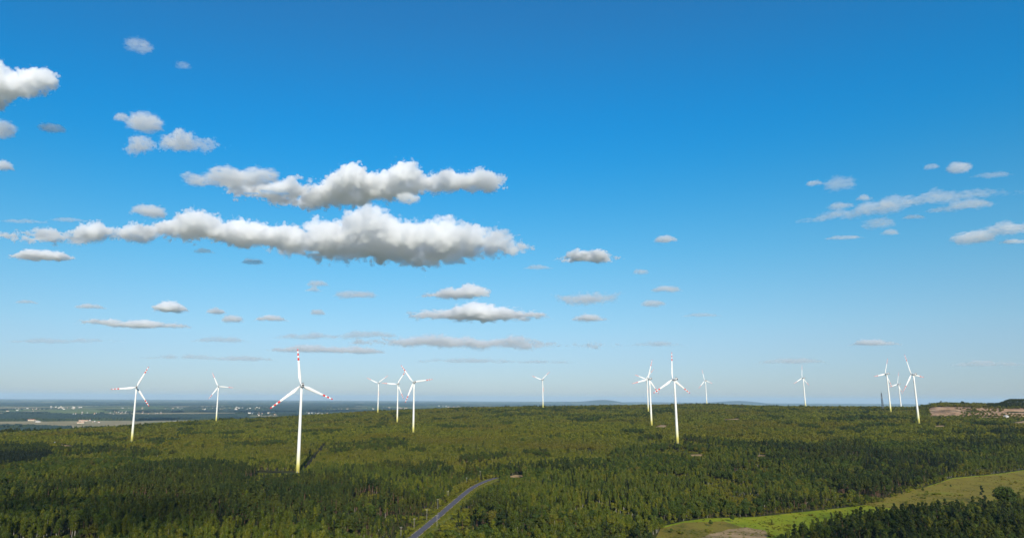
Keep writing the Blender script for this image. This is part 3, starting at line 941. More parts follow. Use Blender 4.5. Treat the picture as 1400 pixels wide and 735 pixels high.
def candidates():
    out = []
    for r0, r1, s_ in ((335, 620, 4.8), (620, 1000, 4.3), (1000, 1800, 5.2), (1800, 3450, 7.6)):
        n_ = int(r1 / s_) + 2
        gx, gy = np.meshgrid(np.arange(-n_, n_ + 1), np.arange(0, n_ + 1))
        x = (gx + rng.uniform(-.48, .48, gx.shape)) * s_; y = (gy + rng.uniform(-.48, .48, gx.shape)) * s_
        r = np.hypot(x, y); az = np.degrees(np.arctan2(x, y))
        k = (r >= r0) & (r < r1) & (az > -41) & (az < 45)
        out.append(np.c_[x[k], y[k]])
    return np.vstack(out)
XY = candidates()
X, Y = XY[:, 0], XY[:, 1]
Z = terrain(X, Y)
Rr = np.hypot(X, Y)
px, py, dep = project(np.c_[X, Y, Z])
N1, N2, N3 = fbm(X, Y, 230, 11, 3), fbm(X, Y, 75, 12, 3), fbm(X, Y, 150, 13, 2)
N4 = fbm(X, Y, 320, 17, 2)
EDGE_X = [-300, 0, 100, 200, 330, 500, 650, 760, 850, 950, 1050, 1200, 1400, 1700]
EDGE_Y = [606, 606, 612, 622, 646, 652, 650, 634, 620, 610, 606, 598, 592, 590]
mature = ((py - np.interp(px, EDGE_X, EDGE_Y)) / 22 + N1 * 1.2 + N2 * .5) > 0
u = rng.random(len(X))
kind = np.full(len(X), 'young', dtype='U8')
stand_n = N3 * .9 + N4 * .5
pk = np.clip(.28 + stand_n * 2.2, .02, .95)           # share of pine
bk = np.clip(.32 - stand_n * .5 + N2 * 1.5, .03, .9)
corner = (px > 1040) & (py > 690)
pk = np.where(corner, .62, pk); bk = np.where(corner, .16, bk)
kind[mature] = 'broad'
kind[mature & (u < pk + bk)] = 'birch'
kind[mature & (u < pk)] = 'pine'
darkc = inside(px, py, [(-80, 615), (20, 612), (58, 612), (72, 624), (60, 634), (20, 640), (-80, 650)])  # deep shade at far left, put into very dark spruce foliage
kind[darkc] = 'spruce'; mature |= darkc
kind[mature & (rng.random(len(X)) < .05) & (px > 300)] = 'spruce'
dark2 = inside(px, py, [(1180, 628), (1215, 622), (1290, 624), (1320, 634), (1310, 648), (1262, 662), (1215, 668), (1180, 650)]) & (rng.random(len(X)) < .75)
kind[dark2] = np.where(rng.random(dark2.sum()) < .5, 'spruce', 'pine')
# dark older clumps and lines scattered through the young wood
old = (~mature) & ((N2 > .42) | ((N1 > .46) & (u < .5)) | (rng.random(len(X)) < .012))
kind[old & (rng.random(len(X)) < .6)] = 'pine'; kind[old & (kind == 'young')] = 'broad'
h = np.where(mature, rng.uniform(9.0, 18.5, len(X)) * (1 + .25 * N3) * np.interp(Rr, [450, 620, 900], [1.0, .85, .72]), rng.uniform(3.0, 7.6, len(X)) * (1 + .25 * N1))
h = np.where(old, rng.uniform(6.5, 10, len(X)), h)
h = np.where((kind == 'broad') & mature, h * .82, h)
h = np.where(Rr > 1800, np.maximum(h, 6.0) * rng.uniform(.9, 1.3, len(X)), h)
keep = rng.random(len(X)) < np.where(mature, .93, .84)
keep &= ~((~mature) & (N2 < -.52) & (rng.random(len(X)) < .85))       # glades and cut lines
glade = mature & (fbm(X, Y, 42, 31, 2) > .36) & (rng.random(len(X)) < .9)
h = np.where(glade, rng.uniform(1.6, 4.2, len(X)), h)
# rim and beyond
rim = np.interp(np.arctan2(X, Y), RIM_AZ, RIM_R)
keep &= Rr < rim + 420
# open ground
keep &= ~inside(px, py, MEADOW)
for q in PATCHES:
    c_ = np.mean(q, 0); keep &= ~inside(px, py, [tuple(c_ + (np.array(p_) - c_) * 1.05) for p_ in q])
dr = np.full(len(X), 1e9); side = np.zeros(len(X))
near = Rr < 1100
for a, c in zip(ROAD[:-1], ROAD[1:]):
    dd = np.hypot(X[near] - a[0], Y[near] - a[1])
    sd = (c[0] - a[0]) * (Y[near] - a[1]) - (c[1] - a[1]) * (X[near] - a[0])
    cl = dd < dr[near]
    t_ = dr[near]; t_[cl] = dd[cl]; dr[near] = t_
    t_ = side[near]; t_[cl] = sd[cl]; side[near] = t_
keep &= ~((dr < 6.5) | ((dr < 12) & (side < 0)))
rs = (dr < 34)
h = np.where(rs, np.minimum(h, 3.0 + dr * .22), h)
kind[rs & (h < 4.5)] = 'shrub'
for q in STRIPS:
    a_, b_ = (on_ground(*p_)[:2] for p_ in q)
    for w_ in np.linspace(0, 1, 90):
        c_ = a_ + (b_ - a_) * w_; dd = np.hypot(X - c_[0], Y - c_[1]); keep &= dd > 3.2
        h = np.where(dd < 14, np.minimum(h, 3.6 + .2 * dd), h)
for b_ in BASES:
    dd = np.hypot(X - b_[0], Y - b_[1]); keep &= dd > 13
QU = (np.arctan2(X, Y) - QAZ0) / (QAZ1 - QAZ0)
qz = (QU > -.04) & (QU < 1.5) & (Rr > QR - 25) & (Rr < QR + 175)
qgreen = (fbm(X, Y, 55, 41, 2) > .16) | ((QU > .28) & (Rr < QR + 35) & (fbm(X, Y, 40, 42, 2) > -.3))
keep &= ~(qz & ~qgreen)
h = np.where(qz, np.minimum(h, 4.5), h)
heapz = (QU > .55) & (Rr > QR + 190) & (Rr < QR + 520)
kind[heapz] = 'pine'; h = np.where(heapz, 9, h)
qfront = (QU > -.1) & (QU < 1.5) & (Rr > QR - 130) & (Rr <= QR - 25)
h = np.where(qfront, np.minimum(h, 4.0), h)

# what the photograph shows open must not be grown over: trim trees that stand before it
_, ty, _ = project(np.c_[X, Y, Z + h]); pxm = np.maximum(py - ty, .1) / h
def limit(mask, ylim):
    global h, keep
    hn = np.where(mask & (py - h * pxm < ylim), (py - ylim) / pxm, h)
    bad = hn < 1.2
    keep &= ~(mask & bad)
    h = np.maximum(np.minimum(h, hn), .8)
rx = np.array([p_[0] for p_ in ROAD_PX]); ry = np.array([p_[1] for p_ in ROAD_PX])
yroad = np.interp(px, rx, ry)
limit((px > 350) & (px < 405) & (py > 644) & (py < 690), np.full(len(px), 646.0))
limit((px > 552) & (px < 684) & (py > yroad), yroad + 5)
for (bp, hp, tips, lab), b_ in zip(TURB, BASES):
    _, yb, db = project(b_ + np.array([0, 0, 1.0]))
    wpx = 5 * FOC / db[0] / 2 + 1.6
    limit((np.abs(px - bp[0]) < wpx) & (py > yb[0]) & (py < yb[0] + 70), yb[0] - 1.0)
for q in PATCHES:
    q = np.array(q); y1 = q[:, 1].max()
    limit((px > q[:, 0].min()) & (px < q[:, 0].max()) & (py > y1 - 1), np.full(len(px), q[:, 1].mean()))
# far edge of the dark stand in the corner, below the meadow
low_x = [1040, 1060, 1085, 1110, 1150, 1190, 1225, 1270, 1300, 1340, 1400, 1500]
low_y = [742, 735, 720, 706, 695, 688, 685, 678, 671, 669, 667, 665]
limit((px > 1030) & (py > np.interp(px, low_x, low_y)) & (py > 690), np.interp(px, low_x, low_y) + rng.uniform(-4, 5, len(px)))
limit((px > 890) & (px <= 1062) & (py > 735), np.full(len(px), 738.0))
fringe = np.zeros(len(X), bool)
for fx, fy in zip(np.linspace(890, 1440, 120), np.interp(np.linspace(890, 1440, 120), [p_[0] for p_ in MEADOW_FAR], [p_[1] for p_ in MEADOW_FAR])):
    fringe |= (np.abs(px - fx) < 4) & (py < fy) & (py > fy - 4.5)
h = np.where(fringe, np.minimum(h, rng.uniform(2.2, 9, len(X))), h)
kind[(h < 3.2) & (kind != 'young')] = 'shrub'
mid = (h >= 3.2) & (h < 6.0) & (kind != 'shrub')
kind[mid & (kind != 'pine')] = 'young'

# single trees on and by the meadow
EXTRA = [(1056, 722, 6.5, 'pine', 'lone small dark tree standing on the bright green end of the meadow'),
         (1344, 686, 15.5, 'pine', 'slim dark tree rising alone over the dry meadow near the right edge'),
         (1371, 694, 20.0, 'broad', 'left tree of the tall dark pair rising over the dry meadow at right'),
         (1383, 696, 20.5, 'broad', 'right tree of the tall dark pair rising over the dry meadow at right'),
         (972, 719, 5.0, 'broad', 'round dark bush on the dry grass at the left end of the meadow'),
         (1002, 713, 6.0, 'broad', 'bushy tree on the far edge of the meadow beside the bare ground'),
         (550, 697, 10.5, 'broad', 'large rust tinged round tree left of the road'),
         (918, 728, 3.5, 'broad', 'small bush on the dry grass at the meadow corner by the bottom edge'),
         (1262, 672, 4.5, 'broad', 'small bush out on the dry meadow left of the slim dark tree'),
         (1300, 666, 3.4, 'broad', 'tiny bush in the middle of the dry meadow'),
         (1218, 683, 6.0, 'pine', 'small dark tree where the green meadow narrows and turns dry'),
         (1130, 699, 4.0, 'broad', 'bush at the far edge of the bright green meadow'),
         (934, 731, 2.6, 'broad', 'tiny bush in the dry grass beside the bare sandy ground')]
_KN = {'pine': 'pine_tree', 'birch': 'birch_tree', 'broad': 'broadleaf_tree', 'spruce': 'spruce_tree', 'young': 'young_tree', 'shrub': 'shrub'}
def plant(kd, vi, loc, hh, wide, rz, label, group):
    k, trunk, crown, _b = PROTO[vi]
    s_ = hh / HT[k]
    root = link(bpy.data.objects.new(_KN[kd], None))
    root.location = loc; root.rotation_euler = (0, 0, rz); root.scale = (s_ * wide, s_ * wide, s_)
    tag(root, label, 'shrub' if kd == 'shrub' else 'tree', group)
    link(bpy.data.objects.new('trunk', trunk), root); link(bpy.data.objects.new('crown', crown), root)
M['rust'] = leaf_mat('rust_leaves', [(0, (.095, .075, .02)), (1, (.105, .07, .02))], None)
for ex, ey, eh, ek, lab in EXTRA:
    g = on_ground(ex, ey)
    keep &= np.hypot(X - g[0], Y - g[1]) > 3.5
    plant(ek, random.choice(KIDX[ek]), g, eh, 1.15 if ek == 'broad' else 1.0, random.uniform(0, 6), lab, None)

K = np.flatnonzero(keep)
wide = rng.uniform(.85, 1.45, len(X)); rot = rng.uniform(0, 6.283, len(X))
pick = rng.random(len(X))
# the trees that show largest are built one by one
PXW = {'pine': 4.0, 'birch': 3.0, 'broad': 7.0, 'spruce': 3.6, 'young': 2.6, 'shrub': 3.0}
top_y = py - h * pxm
wpx = np.array([PXW[k] for k in kind]) * FOC / np.maximum(dep, 1) * wide * h / np.array([HT[k] for k in kind])
vis = np.clip(np.minimum(py, 735) - np.maximum(top_y, 0), 0, None) * wpx
vis = np.where((px > 2) & (px < 1398) & keep, vis, 0)
# nearer neighbours cover the lower part: rank by size but spread over the width of the picture
order = np.argsort(-vis)
binc = {}; chosen = []
for q in order:
    if len(chosen) >= 300: break
    b_ = int(px[q] // 70)
    if binc.get(b_, 0) >= 16: continue
    if top_y[q] > 728: continue
    binc[b_] = binc.get(b_, 0) + 1; chosen.append(q)
chosen = np.array(chosen)
PLACE = [(150, 'in the bottom left corner of the forest'), (330, 'along the bottom edge between the left corner and the largest turbine'),
         (470, 'along the bottom edge below the largest turbine'), (570, 'along the bottom edge just left of the road'), (700, 'along the bottom edge just right of the road'),
         (800, 'along the bottom edge midway between road and meadow'), (1000, 'along the bottom edge just left of the meadow'),
         (1230, 'in the dark stand below the bright green meadow'), (2000, 'in the dark stand filling the bottom right corner')]
LOOK = {'pine': 'dark green pine', 'birch': 'slender light green birch', 'broad': 'round crowned broadleaf tree', 'spruce': 'very dark spruce', 'young': 'low young green tree', 'shrub': 'low green shrub'}
for q in chosen:
    kd = kind[q]
    pl = next(t_ for lim_, t_ in PLACE if px[q] < lim_)
    vi = KIDX[kd][int(pick[q] * len(KIDX[kd]))]
    plant(kd, vi, (X[q], Y[q], Z[q]), h[q], wide[q], rot[q], '%s %s' % (LOOK[kd], pl), '%s trees %s' % (kd, pl))
rest = np.setdiff1d(K, chosen)

# ------------------------------------------------------------------ the mass of the forest
def scatter_group():
    ng = bpy.data.node_groups.new('scatter_trees', 'GeometryNodeTree')
    ng.interface.new_socket('Geometry', in_out='INPUT', socket_type='NodeSocketGeometry')
    ng.interface.new_socket('Geometry', in_out='OUTPUT', socket_type='NodeSocketGeometry')
    N_, L_ = ng.nodes, ng.links
    gi, go = N_.new('NodeGroupInput'), N_.new('NodeGroupOutput')
    ci = N_.new('GeometryNodeCollectionInfo')
    ci.inputs['Collection'].default_value = PROTO_COL
    ci.inputs['Separate Children'].default_value = True
    ci.inputs['Reset Children'].default_value = True
    ip = N_.new('GeometryNodeInstanceOnPoints')
    ip.inputs['Pick Instance'].default_value = True
    mp_ = N_.new('GeometryNodeMeshToPoints')
    L_.new(gi.outputs[0], mp_.inputs[0])
    L_.new(mp_.outputs[0], ip.inputs['Points']); L_.new(ci.outputs[0], ip.inputs['Instance'])
    def attr(nm, ty):
        a = N_.new('GeometryNodeInputNamedAttribute'); a.data_type = ty; a.inputs[0].default_value = nm
        return a.outputs[0]
    L_.new(attr('shape', 'INT'), ip.inputs['Instance Index'])
    L_.new(attr('turn', 'FLOAT_VECTOR'), ip.inputs['Rotation'])
    L_.new(attr('size', 'FLOAT_VECTOR'), ip.inputs['Scale'])
    L_.new(ip.outputs[0], go.inputs[0])
    return ng
SG = scatter_group()
def mass(name, idx, label):
    me = bpy.data.meshes.new(name)
    me.vertices.add(len(idx))
    me.vertices.foreach_set('co', np.c_[X[idx], Y[idx], Z[idx]].astype(np.float32).ravel())
    shape = np.zeros(len(idx), np.int32)
    for j, q in enumerate(idx):
        k = kind[q]
        if Rr[q] > 1300:
            L_ = FIDX.get(k) or FIDX['pine' if k == 'spruce' else 'young']
        else:
            L_ = KIDX[k]
        shape[j] = L_[int(pick[q] * len(L_))]
    hts = np.array([HT[PROTO[s_][0]] for s_ in shape])
    sz = h[idx] / hts
    wf = np.where(Rr[idx] > 1000, 1.25, 1.0) * wide[idx]
    wf = np.where(Rr[idx] > 1800, wf * 1.45, wf)
    wmul = np.where(hts < 7, 1.25, 1.0)
    S = np.c_[sz * wf * wmul, sz * wf * wmul, sz]
    T = np.c_[rng.normal(0, .03, len(idx)), rng.normal(0, .03, len(idx)), rot[idx]]
    me.attributes.new('shape', 'INT', 'POINT').data.foreach_set('value', shape)
    me.attributes.new('turn', 'FLOAT_VECTOR', 'POINT').data.foreach_set('vector', T.astype(np.float32).ravel())
    me.attributes.new('size', 'FLOAT_VECTOR', 'POINT').data.foreach_set('vector', S.astype(np.float32).ravel())
    me.update()
    o = link(bpy.data.objects.new(name, me))
    md = o.modifiers.new('scatter', 'NODES'); md.node_group = SG
    tag(o, label, 'forest', kind='stuff')
mr_ = mature[rest]
mass('mature_forest', rest[mr_], 'dense dark mixed forest filling the front and right of the plateau')
mass('young_woodland', rest[~mr_], 'low olive green young woodland covering the middle of the plateau')
print('trees', len(rest), 'mature', mr_.sum(), 'single', len(chosen))

# rough grass: tufts on the meadow and along the road
def tufts(name, P, hh, label):
    me = bpy.data.meshes.new(name); me.vertices.add(len(P))
    me.vertices.foreach_set('co', np.c_[P, terrain(P[:, 0], P[:, 1])].astype(np.float32).ravel())
    sz = hh / HT['shrub']; w_ = sz * rng.uniform(.8, 2.4, len(P))
    sh = np.array(KIDX['shrub'])[rng.integers(0, 2, len(P))].astype(np.int32)
    me.attributes.new('shape', 'INT', 'POINT').data.foreach_set('value', sh)
    me.attributes.new('turn', 'FLOAT_VECTOR', 'POINT').data.foreach_set('vector', np.c_[np.zeros((len(P), 2)), rng.uniform(0, 6.28, len(P))].astype(np.float32).ravel())
    me.attributes.new('size', 'FLOAT_VECTOR', 'POINT').data.foreach_set('vector', np.c_[w_, w_, sz].astype(np.float32).ravel())
    o = link(bpy.data.objects.new(name, me)); o.modifiers.new('scatter', 'NODES').node_group = SG
    tag(o, label, 'grass', kind='stuff')
mp_ = np.array(px_poly(MEADOW)); lo, hi = mp_.min(0), mp_.max(0)
T = rng.uniform(lo, hi, (26000, 2)); T = T[inside(T[:, 0], T[:, 1], [tuple(q) for q in mp_])]
den = fbm(T[:, 0], T[:, 1], 40, 51, 3)
T = T[(den + rng.uniform(-.5, .5, len(T))) > .12]
tufts('meadow_tufts', T, rng.uniform(.15, .95, len(T)) * (1 + (rng.random(len(T)) < .03) * 2.0), 'rough grass tufts and weeds scattered over the meadow')
k_ = rng.integers(1, len(ROAD) - 1, 2600)
tv = ROAD[k_ + 1] - ROAD[k_ - 1]; tv /= np.linalg.norm(tv, axis=1)[:, None]
sd_ = np.where(rng.random(len(k_)) < .5, 1, -1)
off_ = sd_ * (2.7 + rng.gamma(1.6, 1.7, len(k_)))
T = ROAD[k_] + np.c_[tv[:, 1], -tv[:, 0]] * off_[:, None] + tv * rng.uniform(-3, 3, len(k_))[:, None]
tufts('verge_tufts', T, rng.uniform(.2, 1.0, len(T)), 'rough grass and weeds along both edges of the road')

# ------------------------------------------------------------------ clouds
def cloud_mat(name, dens, unit, big, wt=1.0):
    """vapour: 'density' grows inward from the outline; billows and torn wisps eat into it. unit = cloud height in metres"""
    m = bpy.data.materials.new(name); m.use_nodes = True
    n, l = m.node_tree.nodes, m.node_tree.links
    n.remove(n['Principled BSDF'])
    v = n.new('ShaderNodeVolumePrincipled')
    v.inputs['Color'].default_value = (1, 1, 1, 1)
    v.inputs['Anisotropy'].default_value = 0.2
    v.inputs['Density Attribute'].default_value = ''
    at_ = n.new('ShaderNodeAttribute'); at_.attribute_name = 'density'
    geo = n.new('ShaderNodeNewGeometry')
    mp = n.new('ShaderNodeMapping'); mp.inputs['Scale'].default_value = (1, 1, 1.15) if big else (.5, .5, 1.2)
    l.new(geo.outputs['Position'], mp.inputs['Vector'])
    nz = n.new('ShaderNodeTexNoise'); nz.inputs['Scale'].default_value = (3.0 if big else 4.2) / unit; nz.inputs['Detail'].default_value = 5
    nz.inputs['Roughness'].default_value = .60
    l.new(mp.outputs[0], nz.inputs['Vector'])
    mr = n.new('ShaderNodeMapRange'); mr.inputs[1].default_value, mr.inputs[2].default_value = .30, .72
    mr.inputs[4].default_value = (.42 if wt > .75 else .74) if big else 1.2
    l.new(nz.outputs['Fac'], mr.inputs[0])
    sb = n.new('ShaderNodeMath'); sb.operation = 'SUBTRACT'
    l.new(at_.outputs['Fac'], sb.inputs[0]); l.new(mr.outputs[0], sb.inputs[1])
    out = sb.outputs[0]
    if big:
        vo = n.new('ShaderNodeTexVoronoi'); vo.inputs['Scale'].default_value = 6.5 / unit
        vo.inputs['Detail'].default_value = 2.0; vo.inputs['Roughness'].default_value = .55
        # warp the cells a little so that they do not look round
        wv = n.new('ShaderNodeVectorMath'); wv.operation = 'MULTIPLY_ADD'
        wv.inputs[1].default_value = (unit * .10,) * 3
        l.new(nz.outputs['Color'], wv.inputs[0]); l.new(mp.outputs[0], wv.inputs[2])
        l.new(wv.outputs[0], vo.inputs['Vector'])
        s2 = n.new('ShaderNodeMath'); s2.operation = 'MULTIPLY_ADD'; s2.inputs[1].default_value = -.46
        l.new(vo.outputs['Distance'], s2.inputs[0]); l.new(out, s2.inputs[2])
        out = s2.outputs[0]
    m2 = n.new('ShaderNodeMapRange'); m2.interpolation_type = 'SMOOTHSTEP'
    m2.inputs[1].default_value, m2.inputs[2].default_value = -.04, ((.09 if wt > .75 else .28) if big else .50)
    m2.inputs[3].default_value, m2.inputs[4].default_value = 0, dens
    l.new(out, m2.inputs[0])
    l.new(m2.outputs[0], v.inputs['Density'])
    l.new(v.outputs[0], n['Material Output'].inputs['Volume'])
    return m
def vapour_group(hull, mat, voxel, band):
    ng = bpy.data.node_groups.new('vapour', 'GeometryNodeTree')
    ng.interface.new_socket('Geometry', in_out='INPUT', socket_type='NodeSocketGeometry')
    ng.interface.new_socket('Geometry', in_out='OUTPUT', socket_type='NodeSocketGeometry')
    N_, L_ = ng.nodes, ng.links
    N_.new('NodeGroupInput'); go = N_.new('NodeGroupOutput')
    oi = N_.new('GeometryNodeObjectInfo'); oi.transform_space = 'ORIGINAL'; oi.inputs['Object'].default_value = hull
    mv = N_.new('GeometryNodeMeshToVolume'); mv.resolution_mode = 'VOXEL_SIZE'
    mv.inputs['Density'].default_value = 1.0; mv.inputs['Voxel Size'].default_value = voxel; mv.inputs['Interior Band Width'].default_value = band
    sm = N_.new('GeometryNodeSetMaterial'); sm.inputs['Material'].default_value = mat
    L_.new(oi.outputs['Geometry'], mv.inputs['Mesh']); L_.new(mv.outputs[0], sm.inputs[0]); L_.new(sm.outputs[0], go.inputs[0])
    return ng
CLOUD_BASE = 1150.0
CL = [ # lobes (centre x, base y, half width, height), optical weight, label
 ([(400, 356, 62, 58), (450, 362, 80, 80), (528, 369, 105, 92), (600, 364, 82, 74), (655, 359, 76, 72), (700, 356, 46, 56)], 1.0, 'largest cumulus cloud, thick and grey based, in the middle of the left half'),
 ([(225, 334, 60, 44), (270, 335, 72, 54), (335, 342, 70, 60), (390, 346, 40, 50)], .95, 'white shoulder of cloud joining the largest cumulus on its left'),
 ([(20, 334, 60, 26), (75, 335, 62, 30), (135, 338, 58, 40), (185, 334, 45, 36)], .8, 'long thin tail of cloud running to the left edge'),
 ([(340, 276, 56, 44), (400, 284, 66, 54), (480, 283, 78, 62), (545, 272, 60, 52), (605, 266, 46, 42)], 1.0, 'long white cumulus cloud just above the largest one'),
 ([(270, 254, 26, 16), (310, 254, 40, 22), (350, 250, 34, 20)], .55, 'ragged left end of the long white cumulus'),
 ([(620, 264, 40, 36), (665, 263, 37, 34)], .8, 'puffy right end of the long white cumulus'),
 ([(-10, 150, 62, 78), (48, 141, 46, 64), (-60, 150, 50, 66)], 1.0, 'big white cloud cut by the upper left edge of the photo'),
 ([(190, 69, 22, 16), (180, 60, 9, 10)], .3, 'small ragged cloud alone near the top left'),
 ([(195, 212, 31, 30)], .6, 'round small cloud at the left of the upper left group'),
 ([(245, 209, 34, 32), (278, 208, 34, 24), (305, 207, 24, 16)], .6, 'wider small cloud with a tail at the right of the upper left group'),
 ([(199, 178, 26, 23)], .5, 'small cloud topping the upper left group'),
 ([(165, 166, 9, 11)], .4, 'tiny cloudlet above the upper left group at its left'),
 ([(70, 181, 22, 13)], .4, 'small flat cloud below the big cut cloud at upper left'),
 ([(-2, 188, 17, 24)], .5, 'small cloud at the left edge below the big cut cloud'),
 ([(2, 233, 18, 13)], .5, 'little cloud on the left edge level with the white cumulus'),
 ([(203, 296, 29, 17)], .5, 'small cloud resting above the left part of the largest cloud'),
 ([(55, 356, 55, 15)], .7, 'thin flat cloud under the left tail of the largest cloud'),
 ([(558, 278, 14, 15)], .5, 'small puff in the gap between the two large clouds'),
 ([(805, 360, 42, 25), (768, 360, 30, 13), (842, 359, 22, 12)], .9, 'white lens shaped cloud right of the largest cloud'),
 ([(911, 331, 18, 9)], .45, 'tiny white cloud right of the lens shaped cloud, higher up'),
 ([(620, 408, 50, 13), (645, 402, 30, 14)], .6, 'flat greyish cloud directly below the right part of the largest cloud'),
 ([(600, 437, 60, 16), (655, 439, 70, 24), (720, 438, 42, 15)], .8, 'long flat grey cloud in the middle, above the horizon bands'),
 ([(485, 408, 34, 13)], .35, 'faint pinkish cloud below the middle of the largest cloud'),
 ([(765, 409, 48, 13), (805, 419, 50, 26), (845, 405, 34, 13)], .5, 'loose greyish cloud below the lens shaped cloud'),
 ([(912, 399, 23, 10)], .4, 'small flat cloud right of the loose greyish cloud, upper of two'),
 ([(893, 419, 20, 10)], .35, 'small flat cloud right of the loose greyish cloud, lower of two'),
 ([(233, 427, 27, 16)], .7, 'small bright cloud low at left above a long thin streak'),
 ([(140, 444, 44, 10), (190, 449, 50, 13), (240, 449, 28, 9)], .6, 'long thin grey streak low at left'),
 ([(122, 422, 24, 8)], .4, 'thin cloudlet above the left end of the long thin streak'),
 ([(296, 429, 14, 9)], .5, 'small puff right of the small bright low cloud, upper left of three'),
 ([(318, 441, 15, 12)], .5, 'small puff right of the small bright low cloud, middle of three'),
 ([(370, 439, 24, 9)], .5, 'small flat puff right of the small bright low cloud, right of three'),
 ([(434, 391, 17, 8), (428, 399, 13, 6)], .35, 'faint double wisp under the largest cloud'),
 ([(435, 431, 10, 9)], .4, 'tiny puff low between the flat clouds'),
 ([(806, 439, 28, 10)], .5, 'small cloud at the right end of the long flat grey cloud'),
 ([(960, 433, 28, 6)], .2, 'very faint wisp low right of centre'),
 ([(520, 476, 74, 14), (600, 478, 90, 18), (690, 481, 95, 18), (800, 480, 85, 13)], .62, 'wide bluish grey cloud band just above the turbines'),
 ([(420, 482, 60, 8), (480, 484, 50, 8)], .45, 'thin grey band left of the wide bluish band'),
 ([(1200, 473, 38, 6), (1190, 472, 24, 7)], .42, 'small dark flat cloud low above the right hand turbines'),
 ([(1085, 498, 52, 7)], .25, 'thin grey streak low above the lone far turbine'),
 ([(1350, 502, 60, 8)], .25, 'thin grey streak low at the right edge'),
 ([(300, 469, 42, 7)], .25, 'thin grey streak above the second turbine'),
 ([(35, 415, 16, 6)], .3, 'faint wisp low at the left edge'),
 ([(1105, 306, 30, 9), (1150, 300, 42, 15), (1200, 293, 42, 18)], .3, 'pale thin streak at right, lower left of the streaky group'),
 ([(1230, 284, 34, 20), (1285, 277, 50, 18), (1345, 270, 50, 14), (1390, 268, 40, 9)], .3, 'long pale streak at right, upper of the streaky group'),
 ([(1290, 291, 36, 10), (1330, 285, 40, 15)], .3, 'short pale streak at right under the long pale one'),
 ([(1200, 311, 28, 16)], .25, 'faint patch at right below the streaky group'),
 ([(1114, 254, 12, 9)], .35, 'tiny cloud at upper right, left of its ragged neighbour'),
 ([(1148, 262, 22, 22)], .3, 'ragged small cloud at upper right'),
 ([(1311, 235, 19, 14)], .4, 'small white cloud high at the right edge'),
 ([(1274, 231, 12, 8)], .25, 'wisp beside the small white cloud high at right'),
 ([(1330, 333, 34, 20), (1378, 320, 44, 17)], .4, 'broad pale cloud at the right edge below the streaks'),
 ([(1388, 333, 24, 8)], .35, 'small flat cloud at the right edge under the broad pale one'),
 ([(1158, 327, 30, 6)], .3, 'thin flat wisp under the streaky group'),
 ([(1217, 321, 14, 8)], .3, 'tiny wisp under the faint patch at right'),
 ([(1360, 243, 36, 9)], .15, 'faint veil right of the small white cloud high at right'),
 ([(1182, 274, 13, 8)], .3, 'tiny puff between the ragged cloud and the streaks'),
 ([(278, 346, 15, 7)], .3, 'tiny wisp under the largest cloud at its left'),
 ([(345, 361, 18, 8)], .35, 'tiny wisp under the largest cloud'),
 ([(876, 375, 11, 8)], .3, 'tiny puff lower right of the lens shaped cloud'),
 ([(735, 368, 20, 6)], .25, 'tiny wisp lower left of the lens shaped cloud'),
 ([(60, 470, 60, 6), (120, 468, 50, 5)], .2, 'faint streak low over the plain at far left'),
 ([(250, 492, 70, 6), (330, 494, 50, 6)], .25, 'faint grey streak just above the second turbine'),
 ([(430, 464, 60, 7), (500, 462, 50, 7)], .3, 'thin mauve streak left of the wide bluish band, upper one'),
 ([(640, 497, 90, 6), (740, 498, 60, 5)], .25, 'faint streak under the wide bluish band'),
 ([(900, 474, 40, 6)], .2, 'faint streak right of the wide bluish band'),
 ([(1150, 285, 22, 9)], .3, 'small wisp left of the long pale streak'),
 ([(25, 305, 40, 6), (90, 303, 30, 6)], .2, 'thin veil above the left tail of cloud'),
 ([(1250, 300, 18, 8)], .25, 'small wisp below the short pale streak'),
 ([(250, 94, 12, 8)], .15, 'faint wisp right of the ragged cloud near the top left'),
]
tex1 = bpy.data.textures.new('billow', 'CLOUDS'); tex1.noise_basis = 'VORONOI_F1'; tex1.noise_depth = 2
def ico(sub):
    bm = bmesh.new(); bmesh.ops.create_icosphere(bm, subdivisions=sub, radius=1)
    V = np.array([v.co[:] for v in bm.verts]); F = np.array([[v.index for v in f.verts] for f in bm.faces]); bm.free()
    return V, F
ICOV, ICOF = ico(2)
